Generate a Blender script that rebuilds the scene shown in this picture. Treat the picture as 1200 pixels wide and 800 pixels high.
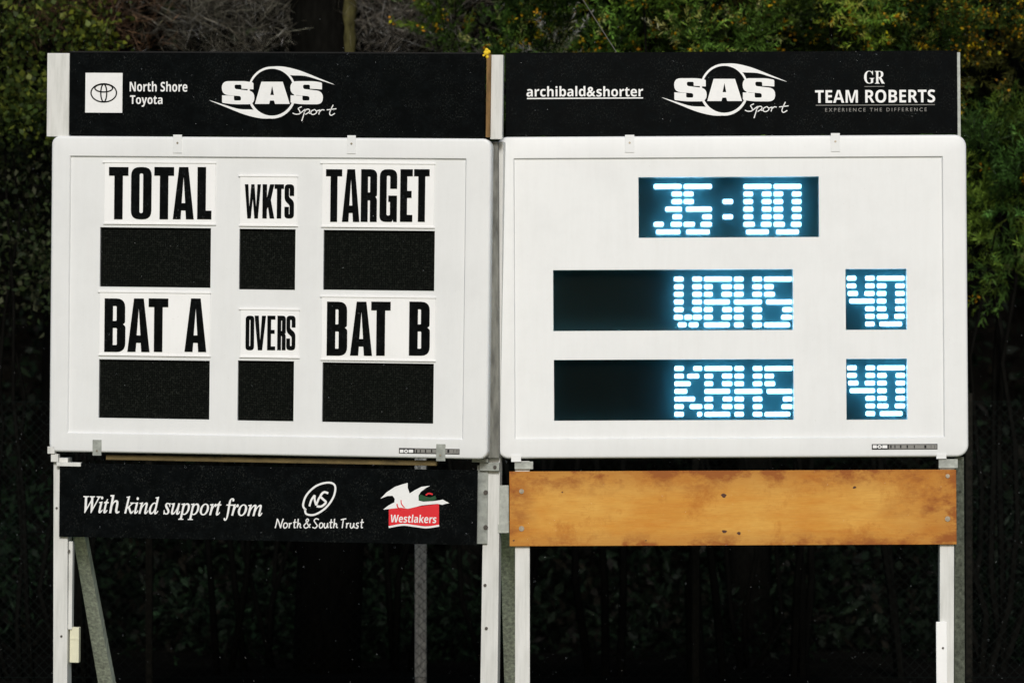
import bpy, bmesh, math, random
import numpy as np
from mathutils import Vector, Matrix

sc = bpy.context.scene
for o in list(bpy.data.objects):
    bpy.data.objects.remove(o)
R = math.radians

# ------------------------------------------------------------------ camera, sky, sun, exposure
S = 0.0045          # metres per photo pixel in the plane of the scoreboards, 20 m from the lens
D = 20.0
CAMZ = 1.6
cam = bpy.data.cameras.new("camera")
cam.sensor_width = 36.0
cam.lens = 36.0 * D / (1200 * S)
cam.shift_y = 100 / 1200
cam.clip_start = 0.5
cam.clip_end = 400
cam.dof.use_dof = True
cam.dof.focus_distance = D
cam.dof.aperture_fstop = 2.2
cam_o = bpy.data.objects.new("camera", cam)
sc.collection.objects.link(cam_o)
cam_o.location = (0, -D, CAMZ)
cam_o.rotation_euler = (R(90), 0, 0)
sc.camera = cam_o

SUN_EL = 30.0
w = bpy.data.worlds.new("World")
sc.world = w
w.use_nodes = True
nt = w.node_tree
bg = nt.nodes["Background"]
sky = nt.nodes.new("ShaderNodeTexSky")
sky.sky_type = 'NISHITA'
sky.sun_disc = False
sky.sun_elevation = R(SUN_EL)
sky.sun_rotation = R(178)
sky.air_density = 1.0
sky.dust_density = 2.0
sky.ozone_density = 0.6
nt.links.new(sky.outputs[0], bg.inputs[0])
bg.inputs[1].default_value = 0.05
sun = bpy.data.lights.new("sun", 'SUN')
sun.energy = 1.5
sun.angle = R(14)
sun.color = (1.0, 0.995, 0.985)
sun_o = bpy.data.objects.new("sun", sun)
sc.collection.objects.link(sun_o)
_d = Vector((math.sin(R(-2)) * math.cos(R(SUN_EL)), math.cos(R(-2)) * math.cos(R(SUN_EL)), -math.sin(R(SUN_EL))))
sun_o.rotation_euler = _d.to_track_quat('-Z', 'Y').to_euler()

sc.view_settings.view_transform = 'Standard'
sc.view_settings.look = 'None'
sc.view_settings.gamma = 1
sc.view_settings.use_curve_mapping = False
sc.view_settings.exposure = 0.56
sc.render.engine = 'CYCLES'
sc.cycles.use_denoising = True
sc.cycles.max_bounces = 6
sc.cycles.sample_clamp_indirect = 6

# ------------------------------------------------------------------ helpers: frames of reference
def rot(yaw, pitch, roll):
    cy, sy, cp, sp, cr, sr = math.cos(yaw), math.sin(yaw), math.cos(pitch), math.sin(pitch), math.cos(roll), math.sin(roll)
    Z = np.array([[cy, -sy, 0], [sy, cy, 0], [0, 0, 1]])
    X = np.array([[1, 0, 0], [0, cp, -sp], [0, sp, cp]])
    Y = np.array([[cr, 0, sr], [0, 1, 0], [-sr, 0, cr]])
    return Z @ X @ Y

CAM = np.array([0, -D, CAMZ])

class Frame:
    """a plane of the real structure: u to the right, w to the back, v up (metres)"""
    def __init__(self, R3, cx, cy):
        self.R = R3
        self.o = CAM + self.ray(cx, cy)
        m = Matrix([list(R3[i]) + [self.o[i]] for i in range(3)] + [[0, 0, 0, 1]])
        self.m = m
    def ray(self, px, py):
        return np.array([(px - 600) * S, D, (500 - py) * S])
    def uv(self, px, py, w=0.0):
        r = self.ray(px, py)
        n = self.R[:, 1]
        t = ((self.o + n * w - CAM) @ n) / (r @ n)
        p = CAM + r * t - self.o
        return float(self.R[:, 0] @ p), float(self.R[:, 2] @ p)
    def rect(self, x0, y0, x1, y1, w=0.0):
        ym, xm = (y0 + y1) / 2, (x0 + x1) / 2
        return self.uv(x0, ym, w)[0], self.uv(x1, ym, w)[0], self.uv(xm, y1, w)[1], self.uv(xm, y0, w)[1]

FL = Frame(rot(-0.13496, 0.02773, 0.01651), 318, 347)
FR = Frame(rot(-0.00759, -0.0266, -0.00442), 858, 347)
FW = Frame(np.eye(3), 600, 500)

# ------------------------------------------------------------------ helpers: objects
def link(o):
    sc.collection.objects.link(o)
    return o

def tag(o, label=None, cat=None, group=None, kind=None):
    if label: o["label"] = label
    if cat: o["category"] = cat
    if group: o["group"] = group
    if kind: o["kind"] = kind
    return o

def thing(name, label, cat, F, px, py, w=0.0, group=None):
    u, v = F.uv(px, py, w)
    o = link(bpy.data.objects.new(name, None))
    o.empty_display_size = 0.1
    o.matrix_world = F.m @ Matrix.Translation((u, w, v))
    tag(o, label, cat, group)
    o_org[o.name] = Vector((u, w, v))
    return o
o_org = {}

def thing_at(name, label, cat, loc, group=None):
    o = link(bpy.data.objects.new(name, None))
    o.location = loc
    o_org[o.name] = Vector(loc)
    tag(o, label, cat, group)
    return o

def part(name, bm, mat, parent, root=None, smooth=False):
    """bm holds vertices in the frame's coordinates; they are moved to the thing's origin"""
    root = root or parent
    if isinstance(bm, bmesh.types.BMesh):
        bmesh.ops.recalc_face_normals(bm, faces=bm.faces)
        me = bpy.data.meshes.new(name)
        bm.to_mesh(me); bm.free()
    else:
        me = bm
        me.name = name
    org = o_org[root.name]
    me.transform(Matrix.Translation(-org))
    mats = mat if isinstance(mat, (list, tuple)) else [mat]
    me.materials.clear()
    for m in mats: me.materials.append(m)
    if smooth:
        me.polygons.foreach_set("use_smooth", [True] * len(me.polygons))
    o = link(bpy.data.objects.new(name, me))
    o.parent = parent
    return o

def add_box(bm, u0, u1, w0, w1, v0, v1, bev=0.0, seg=2):
    vs = [bm.verts.new((u, w_, v)) for u in (u0, u1) for w_ in (w0, w1) for v in (v0, v1)]
    idx = [(0, 1, 3, 2), (4, 6, 7, 5), (0, 4, 5, 1), (2, 3, 7, 6), (0, 2, 6, 4), (1, 5, 7, 3)]
    fs = [bm.faces.new([vs[i] for i in f]) for f in idx]
    if bev > 0:
        es = list({e for f in fs for e in f.edges})
        bmesh.ops.bevel(bm, geom=es, offset=bev, segments=seg, affect='EDGES', profile=0.5)
    return bm

def B():
    return bmesh.new()

def box_px(bm, F, x0, y0, x1, y1, w0, w1, bev=0.0015, wref=None):
    u0, u1, v0, v1 = F.rect(x0, y0, x1, y1, w0 if wref is None else wref)
    return add_box(bm, u0, u1, w0, w1, v0, v1, bev)

def slanted(bm, F, xa0, xa1, ya, xb0, xb1, yb, wa0, wa1, wb0, wb1):
    """a straight timber from (xa0..xa1, ya) to (xb0..xb1, yb) with front/back depth wa*, wb*"""
    top = [(xa0, wa0), (xa1, wa0), (xa1, wa1), (xa0, wa1)]
    bot = [(xb0, wb0), (xb1, wb0), (xb1, wb1), (xb0, wb1)]
    ua, va = F.uv(xa0, ya, wa0); ua1, _ = F.uv(xa1, ya, wa0)
    ub, vb = F.uv(xb0, yb, wb0); ub1, _ = F.uv(xb1, yb, wb0)
    A = [bm.verts.new(p) for p in ((ua, wa0, va), (ua1, wa0, va), (ua1, wa1, va), (ua, wa1, va))]
    Bv = [bm.verts.new(p) for p in ((ub, wb0, vb), (ub1, wb0, vb), (ub1, wb1, vb), (ub, wb1, vb))]
    fs = [bm.faces.new(A), bm.faces.new(Bv[::-1])]
    for i in range(4):
        j = (i + 1) % 4
        fs.append(bm.faces.new((A[i], Bv[i], Bv[j], A[j])))
    bmesh.ops.bevel(bm, geom=list({e for f in fs for e in f.edges}), offset=0.003, segments=2, affect='EDGES', profile=0.5)
    return bm

def add_disc(bm, u, v, r, w0, w1, seg=12):
    """a short cylinder whose axis points to the viewer: bolt heads, screws"""
    a = [bm.verts.new((u + r * math.cos(t), w0, v + r * math.sin(t))) for t in [2 * math.pi * i / seg for i in range(seg)]]
    b = [bm.verts.new((u + r * math.cos(t) * 1.05, w1, v + r * math.sin(t) * 1.05)) for t in [2 * math.pi * i / seg for i in range(seg)]]
    bm.faces.new(a); bm.faces.new(b)
    for i in range(seg):
        j = (i + 1) % seg
        bm.faces.new((a[i], a[j], b[j], b[i]))

# ------------------------------------------------------------------ helpers: flat outlines and lettering
def outline_mesh(splines, ext, w):
    """filled outlines (even-odd holes) in (u, v), 2*ext thick, centred on depth w"""
    cu = bpy.data.curves.new("outline", 'CURVE')
    cu.dimensions = '2D'; cu.fill_mode = 'BOTH'; cu.extrude = ext
    for pts in splines:
        sp = cu.splines.new('POLY')
        sp.points.add(len(pts) - 1)
        for p, q in zip(sp.points, pts): p.co = (q[0], q[1], 0, 1)
        sp.use_cyclic_u = True
    return _curve_mesh(cu, w)

def _curve_mesh(cu, w):
    o = link(bpy.data.objects.new("outline", cu))
    bpy.context.view_layer.update()
    dg = bpy.context.evaluated_depsgraph_get()
    me = bpy.data.meshes.new_from_object(o.evaluated_get(dg))
    bpy.data.objects.remove(o); bpy.data.curves.remove(cu)
    me.transform(Matrix(((1, 0, 0, 0), (0, 0, -1, w), (0, 1, 0, 0), (0, 0, 0, 1))))
    return me

def join_meshes(ms):
    bm = bmesh.new()
    for m in ms:
        bm.from_mesh(m)
        bpy.data.meshes.remove(m)
    return bm

STY = {'serif_i': (0x1D434, 0x1D44E), 'serif_bi': (0x1D468, 0x1D482), 'serif_b': (0x1D400, 0x1D41A), 'sans_b': (0x1D5D4, 0x1D5EE), 'sans_bi': (0x1D63C, 0x1D656)}
def styled(s, st):
    if st not in STY: return s
    U, L = STY[st]
    return chr(0x210E).join(q for q in _styled(s, U, L).split(chr(0x1D455)))
def _styled(s, U, L):
    return ''.join(chr(U + ord(c) - 65) if 'A' <= c <= 'Z' else chr(L + ord(c) - 97) if 'a' <= c <= 'z' else c for c in s)

def text_mesh(s, st, F, x0, y0, x1, y1, w, ext=0.0006, offset=0.0, shear=0.0, spacing=1.0):
    cu = bpy.data.curves.new("text", 'FONT')
    cu.body = styled(s, st); cu.size = 1.0; cu.offset = offset; cu.shear = shear; cu.space_character = spacing
    cu.resolution_u = 6; cu.extrude = 0.01
    me = _curve_mesh(cu, 0)
    n = len(me.vertices)
    co = np.empty(n * 3); me.vertices.foreach_get("co", co); co = co.reshape(-1, 3)
    u0, u1, v0, v1 = F.rect(x0, y0, x1, y1, w)
    a, b = co[:, 0].min(), co[:, 0].max(); c, d = co[:, 2].min(), co[:, 2].max()
    co[:, 0] = u0 + (co[:, 0] - a) / (b - a) * (u1 - u0)
    co[:, 2] = v0 + (co[:, 2] - c) / (d - c) * (v1 - v0)
    co[:, 1] = w + np.sign(co[:, 1]) * ext
    me.vertices.foreach_set("co", co.ravel())
    return me

def fillet(pts, seg=5):
    """points (x, y[, radius]) to a closed outline with rounded corners"""
    out = []
    n = len(pts)
    for i, p in enumerate(pts):
        r = p[2] if len(p) > 2 else 0
        P = Vector(p[:2])
        if r <= 0:
            out.append(P); continue
        A = Vector(pts[i - 1][:2]) - P; Bv = Vector(pts[(i + 1) % n][:2]) - P
        r = min(r, A.length * .49, Bv.length * .49)
        a = P + A.normalized() * r; b = P + Bv.normalized() * r
        for k in range(seg + 1):
            t = k / seg
            out.append(a * (1 - t) ** 2 + P * 2 * t * (1 - t) + b * t * t)
    return [(q.x, q.y) for q in out]

def glyph(ch, W, H, t):
    """condensed heavy signwriting capitals, W x H, stroke t"""
    b = min(t * 1.0, H * .19)
    r = W * .42; q = (W - 2 * t) * .45
    if ch == 'T': return [[(0, H), (W, H), (W, H - b), (W / 2 + t / 2, H - b), (W / 2 + t / 2, 0), (W / 2 - t / 2, 0), (W / 2 - t / 2, H - b), (0, H - b)]]
    if ch == 'O': return [[(0, 0, r), (W, 0, r), (W, H, r), (0, H, r)], [(t, .12 * H, q), (W - t, .12 * H, q), (W - t, .88 * H, q), (t, .88 * H, q)]]
    if ch == 'A': return [[(0, 0), (.28 * W, H), (.72 * W, H), (W, 0), (.63 * W, 0), (.60 * W, .17 * H), (.40 * W, .17 * H), (.37 * W, 0)], [(.415 * W, .31 * H), (.585 * W, .31 * H), (.5 * W, .82 * H)]]
    if ch == 'L': return [[(0, 0), (0, H), (t, H), (t, b), (W, b), (W, 0)]]
    if ch == 'E': return [[(0, 0), (0, H), (W, H), (W, H - b), (t, H - b), (t, .59 * H), (.92 * W, .59 * H), (.92 * W, .59 * H - b), (t, .59 * H - b), (t, b), (W, b), (W, 0)]]
    if ch == 'R': return [[(0, 0), (0, H), (W, H, r), (W, .5 * H, .2 * W), (.9 * W, .48 * H), (W, .43 * H, .2 * W), (W, 0), (W - t, 0), (W - t, .41 * H, q * .6), (t, .41 * H), (t, 0)], [(t, .56 * H), (W - t, .56 * H, q * .6), (W - t, .86 * H, q * .6), (t, .86 * H)]]
    if ch == 'B': return [[(0, 0), (0, H), (.98 * W, H, r), (.98 * W, .55 * H, .25 * W), (.88 * W, .52 * H), (W, .48 * H, .25 * W), (W, 0, r)], [(t, .58 * H), (.98 * W - t, .58 * H, q * .6), (.98 * W - t, .86 * H, q * .6), (t, .86 * H)], [(t, .13 * H), (W - t, .13 * H, q * .6), (W - t, .45 * H, q * .6), (t, .45 * H)]]
    if ch == 'G': return [[(W, .63 * H), (W, H, r), (0, H, r), (0, 0, r), (.72 * W, 0, .2 * W), (.76 * W, .05 * H), (.8 * W, 0), (W, 0), (W, .5 * H), (.5 * W, .5 * H), (.5 * W, .38 * H), (W - t, .38 * H), (W - t, .12 * H, q), (t, .12 * H, q), (t, .88 * H, q), (W - t, .88 * H, q), (W - t, .63 * H)]]
    if ch == 'S': return [[(W, .66 * H), (W, H, r), (0, H, r), (0, .53 * H, r), (W - t, .39 * H, .15 * W), (W - t, .12 * H, q), (t, .12 * H, q), (t, .34 * H), (0, .34 * H), (0, 0, r), (W, 0, r), (W, .5 * H, r), (t, .63 * H, .15 * W), (t, .88 * H, q), (W - t, .88 * H, q), (W - t, .66 * H)]]
    if ch == 'W': return [[(0, H), (.215 * W, H), (.29 * W, .33 * H), (.40 * W, H), (.60 * W, H), (.71 * W, .33 * H), (.785 * W, H), (W, H), (.83 * W, 0), (.61 * W, 0), (.5 * W, .58 * H), (.39 * W, 0), (.17 * W, 0)]]
    if ch == 'K': return [[(0, 0), (0, H), (t, H), (t, .6 * H), (.62 * W, H), (.98 * W, H), (.70 * W, .54 * H), (W, 0), (.62 * W, 0), (.46 * W, .34 * H), (t, .26 * H), (t, 0)]]
    if ch == 'V': return [[(0, H), (.36 * W, H), (.5 * W, .27 * H), (.64 * W, H), (W, H), (.69 * W, 0), (.31 * W, 0)]]

def word_mesh(F, spec, y0, y1, w, t, dv=0.0, ext=0.0012):
    """spec: list of (letter, x0, x1) in photo pixels"""
    sp = []
    for ch, xa, xb in spec:
        u0, u1, v0, v1 = F.rect(xa, y0, xb, y1, w)
        for g in glyph(ch, u1 - u0, v1 - v0, t * S):
            sp.append([(u0 + x, v0 + y) for x, y in fillet(g)])
    return outline_mesh(sp, ext, w)

def poly_px(F, polys, w, ext=0.0006, sc_=1.0, ox=0.0, oy=0.0):
    """outlines given in an enlarged crop: pixel = o + p / sc_"""
    out = []
    for pts in polys:
        out.append([F.uv(ox + x / sc_, oy + y / sc_, w) for x, y in fillet(pts)])
    return outline_mesh(out, ext, w)

def spline(pts, n=6, closed=False):
    P = [Vector(p) for p in pts]
    m = len(P); out = []
    rng_ = range(m if closed else m - 1)
    for i in rng_:
        p1 = P[i]; p2 = P[(i + 1) % m]
        p0 = P[i - 1] if (i > 0 or closed) else p1
        p3 = P[(i + 2) % m] if (i + 2 < m or closed) else p2
        for k in range(n):
            t = k / n
            out.append(.5 * ((2 * p1) + (p2 - p0) * t + (2 * p0 - 5 * p1 + 4 * p2 - p3) * t * t + (3 * p1 - p0 - 3 * p2 + p3) * t ** 3))
    if not closed: out.append(P[-1])
    return out

def stroke_px(bm, F, pts, width, w, sc_=1.0, ox=0.0, oy=0.0, closed=False, n=6, thick=0.0008):
    """pen stroke: a thin raised ribbon"""
    c = spline(pts, n, closed)
    m = len(c); L = []; Rr = []
    for i, p in enumerate(c):
        a = c[i - 1] if (i > 0 or closed) else c[i]
        b = c[(i + 1) % m] if (i < m - 1 or closed) else c[i]
        t = (b - a); t = t.normalized() if t.length > 0 else Vector((1, 0))
        nrm = Vector((-t.y, t.x)) * width / 2
        q = p + nrm; L.append(F.uv(ox + q.x / sc_, oy + q.y / sc_, w))
        q = p - nrm; Rr.append(F.uv(ox + q.x / sc_, oy + q.y / sc_, w))
    rings = []
    for l, r in zip(L, Rr):
        rings.append([bm.verts.new(x) for x in ((l[0], w - thick, l[1]), (r[0], w - thick, r[1]), (r[0], w + thick, r[1]), (l[0], w + thick, l[1]))])
    for i in range(m if closed else m - 1):
        a, b = rings[i], rings[(i + 1) % m]
        for k in range(4):
            bm.faces.new((a[k], a[(k + 1) % 4], b[(k + 1) % 4], b[k]))
    if not closed:
        bm.faces.new(rings[0]); bm.faces.new(rings[-1])

def ellipse(cx, cy, rx, ry, a=0.0, n=32, t0=0, t1=360):
    return [(cx + rx * math.cos(R(t)) * math.cos(a) - ry * math.sin(R(t)) * math.sin(a),
             cy + rx * math.cos(R(t)) * math.sin(a) + ry * math.sin(R(t)) * math.cos(a))
            for t in [t0 + (t1 - t0) * i / n for i in range(n)]]

# ------------------------------------------------------------------ materials
def new_mat(name):
    m = bpy.data.materials.new(name); m.use_nodes = True
    return m, m.node_tree, m.node_tree.nodes["Principled BSDF"]

def mixc(nt, a, b, fac):
    n = nt.nodes.new("ShaderNodeMix"); n.data_type = 'RGBA'
    for i, x in ((6, a), (7, b)):
        if isinstance(x, tuple): n.inputs[i].default_value = (*x, 1)
        else: nt.links.new(x, n.inputs[i])
    if isinstance(fac, float): n.inputs[0].default_value = fac
    else: nt.links.new(fac, n.inputs[0])
    return n.outputs[2]

def noise(nt, scale, stretch=(1, 1, 1), detail=5, rough=.6, lo=0., hi=1., loc=(0, 0, 0)):
    tc = nt.nodes.new("ShaderNodeTexCoord"); mp = nt.nodes.new("ShaderNodeMapping")
    mp.inputs['Scale'].default_value = stretch; mp.inputs['Location'].default_value = loc
    nt.links.new(tc.outputs['Object'], mp.inputs[0])
    nz = nt.nodes.new("ShaderNodeTexNoise"); nz.inputs['Scale'].default_value = scale
    nz.inputs['Detail'].default_value = detail; nz.inputs['Roughness'].default_value = rough
    nt.links.new(mp.outputs[0], nz.inputs['Vector'])
    mr = nt.nodes.new("ShaderNodeMapRange"); mr.inputs[1].default_value = lo; mr.inputs[2].default_value = hi
    nt.links.new(nz.outputs['Fac'], mr.inputs[0])
    return mr.outputs[0]

def bump(nt, bsdf, src, strength, dist=.002):
    b = nt.nodes.new("ShaderNodeBump"); b.inputs['Strength'].default_value = strength; b.inputs['Distance'].default_value = dist
    nt.links.new(src, b.inputs['Height']); nt.links.new(b.outputs[0], bsdf.inputs['Normal'])

def mat_paint(name, col, dirt, amount=.5, rough=.45, speck=True):
    m, nt, b = new_mat(name)
    streak = noise(nt, 9, (3.5, 1, .35), 6, .65, .42, .85)
    blot = noise(nt, 3.2, (1, 1, 1), 6, .7, .45, .8, (3, 1, 2))
    c = mixc(nt, col, tuple(x * .93 for x in col), blot)
    mul = nt.nodes.new("ShaderNodeMath"); mul.operation = 'MULTIPLY'; mul.inputs[1].default_value = amount
    nt.links.new(streak, mul.inputs[0])
    c = mixc(nt, c, dirt, mul.outputs[0])
    if speck:
        sp = noise(nt, 90, (1, 1, 1), 2, .5, .70, .80, (7, 7, 7))
        m2 = nt.nodes.new("ShaderNodeMath"); m2.operation = 'MULTIPLY'; m2.inputs[1].default_value = .5
        nt.links.new(sp, m2.inputs[0])
        c = mixc(nt, c, dirt, m2.outputs[0])
    nt.links.new(c, b.inputs['Base Color'])
    b.inputs['Roughness'].default_value = rough
    bump(nt, b, noise(nt, 60, (1, 1, 1), 4), .06)
    return m

def mat_black(name, col, speck, rough=.4, amount=1.0, scale=150):
    """black vinyl or acrylic with water spots and dried specks"""
    m, nt, b = new_mat(name)
    sp = noise(nt, scale, (1, 1, .7), 3, .6, .54, .74)
    big = noise(nt, 22, (1, 1, 1), 5, .7, .45, .85, (1, 2, 3))
    mu = nt.nodes.new("ShaderNodeMath"); mu.operation = 'MULTIPLY'; nt.links.new(sp, mu.inputs[0]); mu.inputs[1].default_value = amount
    mk = nt.nodes.new('ShaderNodeMath'); mk.operation = 'MULTIPLY'; nt.links.new(mu.outputs[0], mk.inputs[0]); nt.links.new(noise(nt, 7, (1, 1, 1), 4, .7, .42, .68, (5, 1, 2)), mk.inputs[1]); mu = mk
    c = mixc(nt, col, tuple(x * 2.6 for x in col), big)
    c = mixc(nt, c, speck, mu.outputs[0])
    nt.links.new(c, b.inputs['Base Color'])
    mr = nt.nodes.new("ShaderNodeMapRange"); mr.inputs[3].default_value = rough - .1; mr.inputs[4].default_value = rough + .2
    nt.links.new(big, mr.inputs[0]); nt.links.new(mr.outputs[0], b.inputs['Roughness'])
    b.inputs['Specular IOR Level'].default_value = .02
    return m

def mat_plain(name, col, rough=.6, var=.15, scale=30, metal=0.0, stretch=(1, 1, 1), bmp=.15, spec=None):
    m, nt, b = new_mat(name)
    n_ = noise(nt, scale, stretch, 6, .65, .3, .75)
    nt.links.new(mixc(nt, tuple(x * (1 + var) for x in col), tuple(x * (1 - var * 1.6) for x in col), n_), b.inputs['Base Color'])
    b.inputs['Roughness'].default_value = rough; b.inputs['Metallic'].default_value = metal
    b.inputs['Specular IOR Level'].default_value = (.02 if max(col) < .07 else .4) if spec is None else spec
    if bmp: bump(nt, b, n_, bmp)
    return m

def mat_led_panel(name, col):
    m, nt, b = new_mat(name)
    tc = nt.nodes.new("ShaderNodeTexCoord")
    mp = nt.nodes.new("ShaderNodeMapping"); mp.inputs['Scale'].default_value = (1, 0, 1)
    nt.links.new(tc.outputs['Object'], mp.inputs[0])
    vo = nt.nodes.new("ShaderNodeTexVoronoi"); vo.inputs['Scale'].default_value = 1 / .0118; vo.inputs['Randomness'].default_value = 0
    nt.links.new(mp.outputs[0], vo.inputs['Vector'])
    mr = nt.nodes.new("ShaderNodeMapRange"); mr.inputs[1].default_value = .25; mr.inputs[2].default_value = .4
    mr.inputs[3].default_value = 1; mr.inputs[4].default_value = 0
    nt.links.new(vo.outputs['Distance'], mr.inputs[0])
    sp = noise(nt, 120, (1, 1, 1), 3, .6, .52, .85)
    dots = mixc(nt, col, tuple(x * 2.6 for x in col), mr.outputs[0])
    mu = nt.nodes.new("ShaderNodeMath"); mu.operation = 'MULTIPLY'; nt.links.new(sp, mu.inputs[0]); mu.inputs[1].default_value = .5
    nt.links.new(mixc(nt, dots, (.05, .055, .045), mu.outputs[0]), b.inputs['Base Color'])
    b.inputs['Roughness'].default_value = .55
    b.inputs['Specular IOR Level'].default_value = .02
    return m

def mat_emit(name, col, strength):
    m, nt, b = new_mat(name)
    b.inputs['Base Color'].default_value = (.8, .85, .9, 1)
    b.inputs['Emission Color'].default_value = (*col, 1); b.inputs['Emission Strength'].default_value = strength
    return m

def mat_wood():
    m, nt, b = new_mat("varnished_plywood")
    g = noise(nt, 5, (.7, 1, 7), 8, .68, .3, .72)
    fine = noise(nt, 40, (.25, 1, 5), 5, .7, .4, .7, (4, 0, 1))
    blot = noise(nt, 1.8, (1, 1, 2.2), 5, .65, .40, .60, (2.2, 0, 5.1))
    c = mixc(nt, (.62, .30, .042), (.55, .20, .018), g)
    c = mixc(nt, c, (.68, .365, .07), blot)
    mu = nt.nodes.new("ShaderNodeMath"); mu.operation = 'MULTIPLY'; nt.links.new(fine, mu.inputs[0]); mu.inputs[1].default_value = .28
    c = mixc(nt, c, (.36, .14, .018), mu.outputs[0])
    # weather stains creeping in from the edges
    st = noise(nt, 4.2, (1, 1, 1.6), 5, .7, .47, .62, (9, 0, 3))
    st2 = noise(nt, 2.1, (1.3, 1, 1.2), 7, .75, .52, .66, (1.5, 0, 8.3))
    c = mixc(nt, c, (.44, .15, .012), st2)
    tc = nt.nodes.new("ShaderNodeTexCoord"); sep = nt.nodes.new("ShaderNodeSeparateXYZ")
    nt.links.new(tc.outputs['Generated'], sep.inputs[0])
    def edge(sock, a, b_):
        r_ = nt.nodes.new("ShaderNodeMapRange"); r_.inputs[1].default_value = a; r_.inputs[2].default_value = b_
        nt.links.new(sock, r_.inputs[0]); return r_.outputs[0]
    e1 = edge(sep.outputs[2], .62, 1.0); e2 = edge(sep.outputs[2], .22, -.02); e3 = edge(sep.outputs[0], .80, 1.02); e4 = edge(sep.outputs[0], .07, -.02)
    acc = e1
    for e in (e2, e3, e4):
        n_ = nt.nodes.new("ShaderNodeMath"); n_.operation = 'MAXIMUM'; nt.links.new(acc, n_.inputs[0]); nt.links.new(e, n_.inputs[1]); acc = n_.outputs[0]
    ad = nt.nodes.new("ShaderNodeMath"); ad.operation = 'MULTIPLY_ADD'; ad.use_clamp = True
    nt.links.new(st, ad.inputs[0]); nt.links.new(acc, ad.inputs[1])
    h = nt.nodes.new("ShaderNodeMath"); h.operation = 'MULTIPLY'; nt.links.new(acc, h.inputs[0]); h.inputs[1].default_value = .5
    nt.links.new(h.outputs[0], ad.inputs[2])
    c = mixc(nt, c, (.29, .085, .010), ad.outputs[0])
    nt.links.new(c, b.inputs['Base Color'])
    b.inputs['Roughness'].default_value = .5
    b.inputs['Specular IOR Level'].default_value = .2
    bump(nt, b, fine, .12)
    return m

def mat_leaf(name, transl=.25, rough=.5, spec=.12):
    m, nt, b = new_mat(name)
    at = nt.nodes.new("ShaderNodeAttribute"); at.attribute_name = "leaf_colour"
    nt.links.new(at.outputs['Color'], b.inputs['Base Color'])
    b.inputs['Roughness'].default_value = rough
    b.inputs['Specular IOR Level'].default_value = spec
    tr = nt.nodes.new("ShaderNodeBsdfTranslucent"); nt.links.new(at.outputs['Color'], tr.inputs['Color'])
    mx = nt.nodes.new("ShaderNodeMixShader"); mx.inputs[0].default_value = transl
    nt.links.new(b.outputs[0], mx.inputs[1]); nt.links.new(tr.outputs[0], mx.inputs[2])
    nt.links.new(mx.outputs[0], nt.nodes["Material Output"].inputs[0])
    return m

def mat_pane():
    """sheet added over the lit windows to spread a teal halo around the LEDs"""
    m, nt, b = new_mat("led_halo_pane")
    tr = nt.nodes.new("ShaderNodeBsdfTransparent")
    tl = nt.nodes.new("ShaderNodeBsdfTranslucent"); tl.inputs[0].default_value = (.14, .60, .74, 1)
    mx = nt.nodes.new("ShaderNodeMixShader")
    mr = nt.nodes.new("ShaderNodeMapRange"); mr.inputs[3].default_value = .11; mr.inputs[4].default_value = .22
    nt.links.new(noise(nt, 55, (1, 1, 1), 4, .7, .35, .75), mr.inputs[0]); nt.links.new(mr.outputs[0], mx.inputs[0])
    rf = nt.nodes.new("ShaderNodeBsdfRefraction"); rf.inputs['Color'].default_value = (.78, .96, 1, 1)
    rf.inputs['Roughness'].default_value = .55; rf.inputs['IOR'].default_value = 1.3      # blurs the LEDs into a soft glow
    m0 = nt.nodes.new("ShaderNodeMixShader"); m0.inputs[0].default_value = .5
    nt.links.new(tr.outputs[0], m0.inputs[1]); nt.links.new(rf.outputs[0], m0.inputs[2])
    nt.links.new(m0.outputs[0], mx.inputs[1]); nt.links.new(tl.outputs[0], mx.inputs[2])
    nt.links.new(mx.outputs[0], nt.nodes["Material Output"].inputs[0])
    return m

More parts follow.
